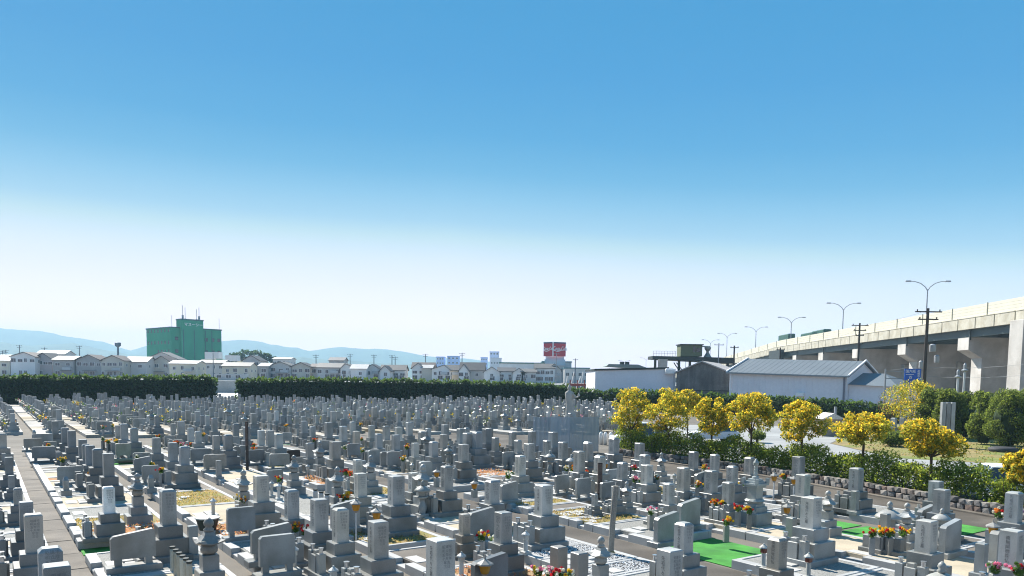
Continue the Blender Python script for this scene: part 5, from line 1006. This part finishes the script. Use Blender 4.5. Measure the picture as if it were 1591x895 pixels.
# --- flowers
FC = dict(r=(.60, .02, .03), y=(.80, .55, .02), w=(.80, .79, .74), p=(.75, .25, .40), o=(.80, .26, .03), v=(.40, .20, .45), g=(.10, .19, .04))
CN = dict(r='red', y='yellow', w='white', p='pink', o='orange', v='violet', g='green')
blm = surf('petals', (1, 1, 1), .7, .1, 3, 20, .1, 0, attr='leafcol', trans=.3, spec=.2)
FM = {}
def bouquet_mesh(c):
    if c in FM: return FM[c]
    n = 90; q = RNG.normal(size=(n, 3)); q /= np.linalg.norm(q, axis=1, keepdims=True); P = q * np.array([[.12, .12, .13]]) * RNG.random((n, 1)) ** .4 + np.array([[0, 0, .10]]); g = leaf_mesh('foliage', P, q, .055, np.array([[.08, .16, .035]]) * (.6 + .9 * RNG.random((n, 1))), leafm, .4)
    P = []; N = []; C = []
    for k in range(13):
        f = FC[c[k % len(c)]] if RNG.random() < .85 else FC[c[0]]; ctr = np.array([RNG.normal() * .075, RNG.normal() * .075, .12 + RNG.random() * .14]); m = 14; q = RNG.normal(size=(m, 3)); q /= np.linalg.norm(q, axis=1, keepdims=True)
        P.append(ctr + q * .03); N.append(q); C.append(np.array([f]) * (.75 + .4 * RNG.random((m, 1))))
    P = np.concatenate(P); FM[c] = (g, leaf_mesh('blossoms', P, np.concatenate(N), .034, np.clip(np.concatenate(C), 0, .85), blm, .8)); return FM[c]
FL = [(145, 733, 'yo'), (297, 689, 'ry'), (377, 773, 'oyw'), (395, 690, 'oyr'), (370, 770, 'wy'), (184, 684, 'yy'), (70, 675, 'yr'), (459, 815, 'oyr'), (473, 819, 'wor'), (531, 769, 'ryo'), (541, 768, 'yow'), (537, 731, 'rr'), (544, 733, 'or'), (549, 735, 'rg'), (434, 741, 'ywr'), (404, 690, 'yor'), (748, 828, 'ywr'), (768, 834, 'wyr'),
      (790, 735, 'gw'), (796, 737, 'gw'), (628, 689, 'yr'), (634, 690, 'yr'), (628, 709, 'ry'), (652, 692, 'yg'), (880, 725, 'wy'), (891, 725, 'yow'), (911, 732, 'or'), (925, 733, 'pw'), (986, 724, 'pr'), (986, 742, 'pw'), (996, 744, 'wyp'), (836, 881, 'pyw'), (854, 884, 'wp'), (868, 887, 'rw'), (886, 889, 'wry'), (1021, 738, 'wo'), (1094, 723, 'yr'), (1106, 726, 'pr'), (1084, 749, 'oyw'), (1097, 750, 'yo'),
      (1111, 778, 'ory'), (1126, 780, 'yro'), (1147, 785, 'ro'), (1165, 789, 'yro'), (1129, 806, 'yro'), (1158, 748, 'gy'), (1219, 738, 'yro'), (1235, 736, 'yo'), (1356, 824, 'ry'), (1371, 822, 'yo'), (1383, 824, 'ry'), (1403, 822, 'yr'), (1553, 793, 'orw'), (1577, 791, 'vrw'), (1546, 876, 'pggw'), (1584, 880, 'pggr'), (208, 667, 'yg'), (553, 684, 'rg'), (542, 690, 'rw'), (1011, 790, 'wp'), (22, 655, 'yo'), (84, 646, 'yw'), (175, 660, 'yw'), (285, 640, 'yg'), (445, 660, 'yo'), (640, 650, 'yw'), (674, 648, 'yo'), (560, 658, 'yo'), (438, 645, 'wy'), (160, 662, 'ow')]
FL.sort(key=lambda f: -f[1]); USED = {}
for q in PG:
    if q['t'] > 33 and rr.random() < .42: FL.append((q['s'] - .75, q['t'] + rr.choice((-.3, .3)), rr.choice(('yo', 'yr', 'wy', 'ry', 'yw', 'or', 'pw', 'yg', 'wg')), 1))
for i, fl in enumerate(FL):
    px, py, c = fl[:3]
    zf = (.92 if py < 865 or px < 1500 else 1.2) if py > 670 else 1.0; s, t = at_h(px, py, zf) if len(fl) == 3 else fl[:2]; big = 1.25 if c in ('gw', 'orw', 'vrw', 'yow', 'yy') else 1.0; cols = []
    for ch in c:
        if CN[ch] not in cols: cols.append(CN[ch])
    lab = '%s flowers by the %s' % (' and '.join(cols[:2]), nearest(s, t)); nm = nearest(s, t); USED[nm] = USED.get(nm, 0) + 1; k = USED[nm]
    lab = lab if k == 1 else ('farther ', 'third-nearest ', 'fourth-nearest ', 'fifth-nearest ', 'sixth-nearest ')[k - 2] + lab
    o = thing('flower_bouquet', lab, 'flowers', place(s, t, BED - .012), RNG.random() * 6, 'bouquets at the graves', 1.0)
    h = zf - .14 * big - BED - .06; link('vase', MB().box(0, 0, 0, .15, .15, h, .01).mesh('vase', granite), o, color=jit(SH['g'], .15)); g, bl_ = bouquet_mesh(c)
    link('foliage', g, o, (0, 0, h + .0), sc=big)['kind'] = 'stuff'; link('blossoms', bl_, o, (0, 0, h + .0), sc=big)['kind'] = 'stuff'
# --- odd pieces
def small_pillar(px, py, z, w_, h, col, label, name='stone_post', cat='stone post', group=None, style='flat'):
    s, t = at_h(px, py, z); z0 = max(0.0, z - h); o = thing(name, label, cat, place(s, t, BED - .012), ROT, group); b = MB(); hh = z - BED
    if style == 'point':
        b.box(0, 0, .22, w_, w_ * .7, hh - .36); b.v += []; link('shaft', b.mesh('shaft', granite), o, color=jit(col)); b = MB(); b.add([(-w_ / 2, -w_ * .35, hh - .139), (w_ / 2, -w_ * .35, hh - .139), (w_ / 2, w_ * .35, hh - .139), (-w_ / 2, w_ * .35, hh - .139), (0, -w_ * .2, hh), (0, w_ * .2, hh)], [(0, 1, 4), (2, 3, 5), (1, 2, 5, 4), (3, 0, 4, 5), (0, 3, 2, 1)]); link('tip', b.mesh('tip', granite), o, color=jit(col))
        b = MB(); b.box(0, 0, 0, w_ * 1.6, w_ * 1.3, .22, .01); link('base', b.mesh('base', granite), o, color=jit(col))
    elif style == 'round':
        b.lathe(0, 0, 0, [(w_ / 2, 0), (w_ / 2, hh - .04), (w_ * .4, hh)], 12); link('shaft', b.mesh('shaft', granite, False), o, color=jit(col)); b = MB(); b.lathe(0, 0, hh + .002, [(w_ * .42, 0), (w_ * .52, .02), (w_ * .52, .06)], 12); link('rim', b.mesh('rim', darkm), o)
    elif style == 'oval':
        b.prismx([(w_ * .5 * math.cos(a), .3 + (hh - .3) * .5 + (hh - .3) * .5 * math.sin(a)) for a in [k * math.pi / 8 for k in range(16)]], -.08, .08); link('slab', b.mesh('slab', granite), o, color=jit(col)); b = MB(); b.box(0, 0, 0, .35, .45, .34, .02); link('base', b.mesh('base', granite), o, color=jit(col))
    else:
        b.box(0, 0, 0, w_, w_, hh, .02); link('shaft', b.mesh('shaft', granite), o, color=jit(col)); b = MB(); b.box(0, 0, 0, w_ + .16, w_ + .16, .12, .01); link('base', b.mesh('base', granite), o, color=jit(col))
    return o
small_pillar(102, 740, .98, .28, .8, SH['m'], 'small pointed stone on its own base by the narrow path', style='point'); small_pillar(234, 737, .98, .28, .8, SH['m'], 'small pointed stone before the pale lettered tablet', style='point'); small_pillar(53, 668, 1.1, .3, .8, SH['m'], 'small distant pointed stone far up the narrow path', style='point')
small_pillar(367, 693, 1.05, .5, .8, SH['n'], 'oval stone by rusty grass near the wooden pole', style='oval')
for px, py, lab in [(299, 816, 'tall thin slab behind the lower left pagoda stone'), (339.5, 715, 'small slim pillar on a base, left middle'), (511, 743, 'slim slab beside the pagoda stone with red flowers'), (1376, 797, 'short square pillar under the low lantern, right'), (1526, 843, 'short square pillar by the right amber lamp'), (1329, 762, 'short pillar in front of the gravestone before the rubble wall'), (564, 715, 'right of two thin slabs beside the wide-roofed pagoda stone'), (1230, 803, 'slim pillar at the left of the tall pale gravestone'), (1280, 808, 'slim pillar at the right of the tall pale gravestone')]:
    small_pillar(px, py, 1.1, .22, .8, SH['m'], lab)
for px, py, k in [(868.5, 848, 'left'), (900.5, 857, 'right')]: small_pillar(px, py, .98, .30, .8, SH['n'], '%s of two rough square stone posts at the bottom centre' % k)
for k in range(6):
    px, py = 268 + 5.2 * k, 852 + 4.6 * k; small_pillar(px, py, .80, .13, .6, (.34, .34, .30), 'mossy-topped slim stone post, %s of the six at lower left' % nth(k + 1), 'mossy_post', group='mossy posts in a row', style='round')
for k in range(3): small_pillar(490 + 9 * k, 762 + 3.5 * k, .9, .17, .6, (.42, .43, .44), 'pale cylinder with dark rim, %s of three left of centre' % nth(k + 1), 'cylinder_vase', 'vase', 'cylinder vases', 'round')
for k, (px, py) in enumerate(((1349, 829), (1365, 832), (1379, 833), (1397, 836))): small_pillar(px, py, .72, .2, .5, SH['g'], 'square vase block, %s in the row below the red and yellow flowers' % nth(k + 1), 'vase_block', 'vase', 'vase blocks on the right')
s, t = st_of(ground(323, 835)); o = thing('planter', 'black tub planter behind the lower left pagoda stone', 'planter', place(s, t, BED)); link('tub', MB().lathe(0, 0, 0, [(.24, 0), (.34, .34), (.37, .36)], 14).mesh('tub', darkm), o); link('rim', MB().lathe(0, 0, .361, [(.37, 0), (.37, .03)], 14).mesh('rim', slab), o)
for px, yt, yb, r, lab, mt in [(384.5, 655, 738, .06, 'tall dark wooden pole rising from the graves left of centre', wood), (931, 719, 785, .09, 'dark wooden stake before the tablet, centre right', wood)]:
    g = ground(px, yb); o = thing('wooden_pole', lab, 'pole', (g.x, g.y, 0)); z = at(px, yt, g.y).z; link('shaft', MB().box(0, 0, 0, r * 2, r * 1.6, z).mesh('shaft', mt), o); link('board', MB().box(0, -r - .02, z - 1.2, r * 1.7, .03, 1.15).mesh('board', surf('brown_board', (.13, .095, .08), .9, .3, 3, 20, .2, 0)), o)
g = ground(948, 873); o = thing('log_post', 'tall weathered round log post at the asphalt aisle edge', 'post', (g.x, g.y, 0)); z = at(954, 755, g.y).z; link('shaft', MB().tube([(0, 0, 0), (.04, 0, z * .5), (.11, 0, z)], [.085, .08, .078], 12).mesh('shaft', logm), o); link('base_moss', MB().lathe(0, 0, .25, [(.13, 0), (.1, .06)], 8).mesh('base_moss', brown), o)
# white pebble bed stones
P = []; ps, pt = st_of(ground(900, 868)); n = 1500; b = MB()
for k in range(n):
    s, t = rr.uniform(PLOT[4][0] + .35, PLOT[4][1] - .2), rr.uniform(13.4, 16.6); p = place(s, t, BED - .01); r = rr.uniform(.018, .034)
    b.m = 0 if rr.random() < .55 else 1; b.add([p + Vector(v) * r for v in ((1, 0, 0), (0, 1, 0), (-1, 0, 0), (0, -1, 0), (.2, .1, .8))], [(0, 1, 4), (1, 2, 4), (2, 3, 4), (3, 0, 4)])
struct('pebbles', b.mesh('pebbles', [surf('pebble_white', (.62, .61, .60), .7, .1, 5, 30, .1, 0), surf('pebble_dark', (.06, .06, .065), .7, .1, 5, 30, .1, 0)]), 'stuff')
# --- translucent sheet fence, bollards, statue
fp = [ground(828, 706), ground(856, 705), ground(884, 705), ground(905, 704), ground(929, 703)]; t = thing('sheet_fence', 'translucent blue-grey sheet fence on posts before the statue', 'fence', fp[0]); hf = 2.5
for i, p in enumerate(fp): link('post', MB().tube([p - fp[0], p - fp[0] + Vector((0, 0, hf))], .035, 6).mesh('post', polem), t)
for i in range(len(fp) - 1):
    a, c = fp[i] - fp[0], fp[i + 1] - fp[0]; b = MB(); n = 12; nv = Vector(((c - a).y, -(c - a).x, 0)).normalized(); vs = []
    for k in range(n + 1):
        for z in (0.08, hf * .5, hf - .04): vs.append(a + (c - a) * (k / n) + nv * (math.sin(k * 2.2) * (.12 if i == 0 else .02) + .04) + Vector((0, 0, z)))
    b.add(vs, [(k * 3 + j, (k + 1) * 3 + j, (k + 1) * 3 + j + 1, k * 3 + j + 1) for k in range(n) for j in (0, 1)]); link('sheet_panel', b.mesh('sheet_panel', net, True), t)
for k, px in enumerate((933.5, 940.5, 948.5)):
    g = ground(px, 691 + k * .4); link('shaft', MB().lathe(0, 0, 0, [(.15, 0), (.15, .8), (.13, .9), (.07, .98), (.02, 1.0)], 12).mesh('shaft', paint, True), thing('bollard', 'round-topped white bollard beside the fence, %s of three' % ('left', 'middle', 'right')[k], 'bollard', (g.x, g.y, 0), 0, 'white bollards'), color=(.72, .70, .68))
Y = 75; c = at(886, 640, Y); zt = at(886, 597, Y).z; zb = at(886, 645, Y).z; t = thing('statue', 'tall robed stone statue holding a vase, rising above the fence', 'statue', (c.x, Y, 0)); H = zt - zb
stm = surf('statue_stone', (.36, .35, .325), .8, .15, 1.5, 20, .1, .1)
b = MB(); b.lathe(0, 0, 0, [(.7, 0), (.7, zb - 1.0), (.55, zb - .9), (.5, zb - .35), (.62, zb - .2), (.58, zb)], 12); link('pedestal', b.mesh('pedestal', granite), t, color=(.33, .33, .32))
b = MB(); n = 14; pr = [(.46, .36, 0), (.44, .34, .10), (.38, .30, .30), (.37, .30, .45), (.42, .31, .60), (.43, .29, .70), (.36, .25, .75), (.17, .15, .79), (.13, .13, .81), (.19, .20, .85), (.20, .22, .89), (.15, .17, .93), (.09, .10, .965), (.03, .03, 1.0)]
vs = [(a * math.cos(2 * math.pi * k / n) - (.12 * (h / .7) if h < .75 else .12), d * math.sin(2 * math.pi * k / n), zb + h * H) for a, d, h in pr for k in range(n)]
b.add(vs, [(i * n + k, i * n + (k + 1) % n, (i + 1) * n + (k + 1) % n, (i + 1) * n + k) for i in range(len(pr) - 1) for k in range(n)]); link('robed_figure', b.mesh('robed_figure', stm, True), t)
b = MB(); b.tube([(.2, -.2, zb + H * .68), (.5, -.35, zb + H * .58), (.72, -.45, zb + H * .60)], [.13, .11, .06], 8); link('forearm', b.mesh('forearm', stm, True), t)
b = MB(); b.lathe(.78, -.45, zb + H * .60, [(.05, 0), (.12, .1), (.11, .2), (.04, .28), (.07, .36)], 10); link('held_vase', b.mesh('held_vase', stm, True), t); b = MB(); b.tube([(.8, -.45, zb + H * .70), (.86, -.45, zb + H * .9)], .02, 4); link('willow_stem', b.mesh('willow_stem', stm), t)
# --- the rows beyond the cross path
FAR = []
def thi(s): return 137.5 - .38 * s
s = 2.0; k = 0; rr = random.Random(17)
while s < 118:
    t = (57.5 if s < 27 else 61 - (s - 28) * .5) + rr.uniform(0, 1.5)
    while t < thi(s) - 1.5:
        p = place(s + rr.uniform(-.12, .12), t)
        if p.y > 60 + max(0, p.x) * .6 and p.x / p.y < .165 and p.x / p.y > -.70 and rr.random() < .93 and not (abs(p.x - c.x) < 1.6 and abs(p.y - 75) < 1.6): FAR.append((p.length, s, t, rr.random()))
        t += rr.uniform(1.45, 2.15)
    s += 3.15
rowk = {}; order = {}
for q in sorted(FAR, key=lambda q: q[2]): rowk[q[1]] = rowk.get(q[1], 0) + 1; order[(q[1], q[2])] = rowk[q[1]]
rown = {s_: i + 1 for i, s_ in enumerate(sorted(rowk))}
def far_label(what, s, t): return '%s, %s from near end, %s row from the left beyond the cross path' % (what, nth(order[(s, t)]), nth(rown[s]))
FAR.sort(); left = 300 - NSTONE[0]; bm_ = MB(); km = MB()
print('near stones', NSTONE[0], 'far', len(FAR), 'plots', plots)
nt_ = npg = nl = 0
c_, s_ = math.cos(ROT), math.sin(ROT)
def add_mass(s, t, H, kind):
    p = place(s, t); o = len(bm_.v); sc = H / 1.65
    if kind == 'T': bm_.box(0, 0, .1, .16, .75, H * .6).box(0, 0, 0, .35, .9, .12)
    else:
        bm_.box(0, -.08, 0, 1.0 * sc, 1.1 * sc, .14 * sc).box(0, 0, .14 * sc, .78 * sc, .78 * sc, .36 * sc).box(0, 0, .5 * sc, .54 * sc, .54 * sc, .28 * sc)
        if kind == 'G': bm_.box(0, 0, .78 * sc, .34, .34, .3 * sc).box(0, 0, 1.08 * sc, .55 * sc, .55 * sc, .25 * sc, 0, .2, .2).box(0, 0, 1.33 * sc, .18, .18, .26 * sc)
        else: bm_.box(0, 0, .78 * sc, .33 * sc, .33 * sc, .86 * sc, .02)
        for q in (-1, 1): bm_.box(q * .26, -.5, .14, .16, .16, .42)
    for i in range(o, len(bm_.v)): x, y, z = bm_.v[i]; bm_.v[i] = (p.x + x * c_ - y * s_, p.y + x * s_ + y * c_, z + BED)
PL = []
for (d, s, t, u) in FAR:
    H = 1.25 + .6 * rr.random() + (.25 if rr.random() < .08 else 0); kind = 'T' if u < .10 else 'G' if u < .16 else 'P'
    if kind == 'P' and left > 0:
        left -= 1; sh = rr.choice('bggm') if s < 25 else rr.choice('ggmmpbn'); near = d < 72
        gravestone(s, t, H, jit(SH[sh], .1), 1, far_label('grey gravestone', s, t), 'gravestones just beyond the cross path')
    elif kind == 'T' and nt_ < 22: nt_ += 1; tablet(s - .3, t, .95, SH['m'], 'wide', far_label('broad tablet', s, t), 'tablets beyond the cross path')
    elif kind == 'G' and npg < 20: npg += 1; pagoda(s, t, H + .1, SH['m'], far_label('pagoda stone', s, t), 'pagoda stones beyond the cross path')
    else: add_mass(s, t, H, kind)
    o = len(km.v); p = place(s - .5, t); km.box(0, 0, 0, 2.0, 2.4, BED, 0)
    for i in range(o, len(km.v)): x, y, z = km.v[i]; km.v[i] = (p.x + x * c_ - y * s_, p.y + x * s_ + y * c_, z)
o = struct('distant_gravestones', bm_.mesh('distant_gravestones', granite_mass), 'stuff'); o['label'] = 'mass of small grey gravestones filling the far rows up to the hedge'
o = struct('distant_plot_kerbs', km.mesh('distant_plot_kerbs', surf('far_plots', (.42, .40, .37), .8, .15, .35, 10, .1, 0, tint=(.33, .27, .18), tintscale=.12)), 'stuff')
# far flowers: dots of colour among the far rows
P = []; C = []
for (d, s, t, u) in FAR[40:]:
    if rr.random() < .38:
        p = place(s - .62, t + rr.uniform(-.3, .3)); f = np.array(FC[rr.choice('yyywwwogp')]); m = 16
        P.append(np.array([[p.x, p.y, .95]]) + RNG.normal(size=(m, 3)) * .15); C.append(np.where(RNG.random((m, 1)) < .55, f[None], np.array([[.08, .15, .03]])))
P = np.concatenate(P); o = struct('distant_flowers', leaf_mesh('distant_flowers', P, RNG.normal(size=P.shape), .10, np.concatenate(C), blm), 'stuff')
# three graves beyond the car park
for px, y in ((1388, 648), (1402, 649), (1421, 649)):
    p = at(px, y, 66); s, t = st_of(p); o = gravestone(s, t, p.z - BED, SH['m'], 1, 'grey gravestone beyond the car park under the olive tree, %s of three' % ('left' if px < 1395 else 'middle' if px < 1410 else 'right'), 'graves beyond the car park')
p = at(1404, 655, 66); s, t = st_of(p); link('bed', MB().box(0, 0, 0, 5.0, 2.2, BED).mesh('bed', kerbm), thing('grave_plot', 'raised pale plot under the three graves beyond the car park', 'grave plot', (p.x, 66.2, 0), ROT * .0))
# ------------------------------------------------------------------ air
hz = MB(); hz.box(0, 2600, -1.2, 13000, 5900, 300); m = bpy.data.materials.new('haze'); m.use_nodes = True; n = m.node_tree.nodes; n.remove(n['Principled BSDF'])
pv = n.new('ShaderNodeVolumePrincipled'); pv.inputs['Color'].default_value = (.52, .80, 1.0, 1); pv.inputs['Density'].default_value = .00021; pv.inputs['Anisotropy'].default_value = 0.0
m.node_tree.links.new(pv.outputs[0], n['Material Output'].inputs['Volume']); struct('haze', hz.mesh('haze', m), 'stuff')
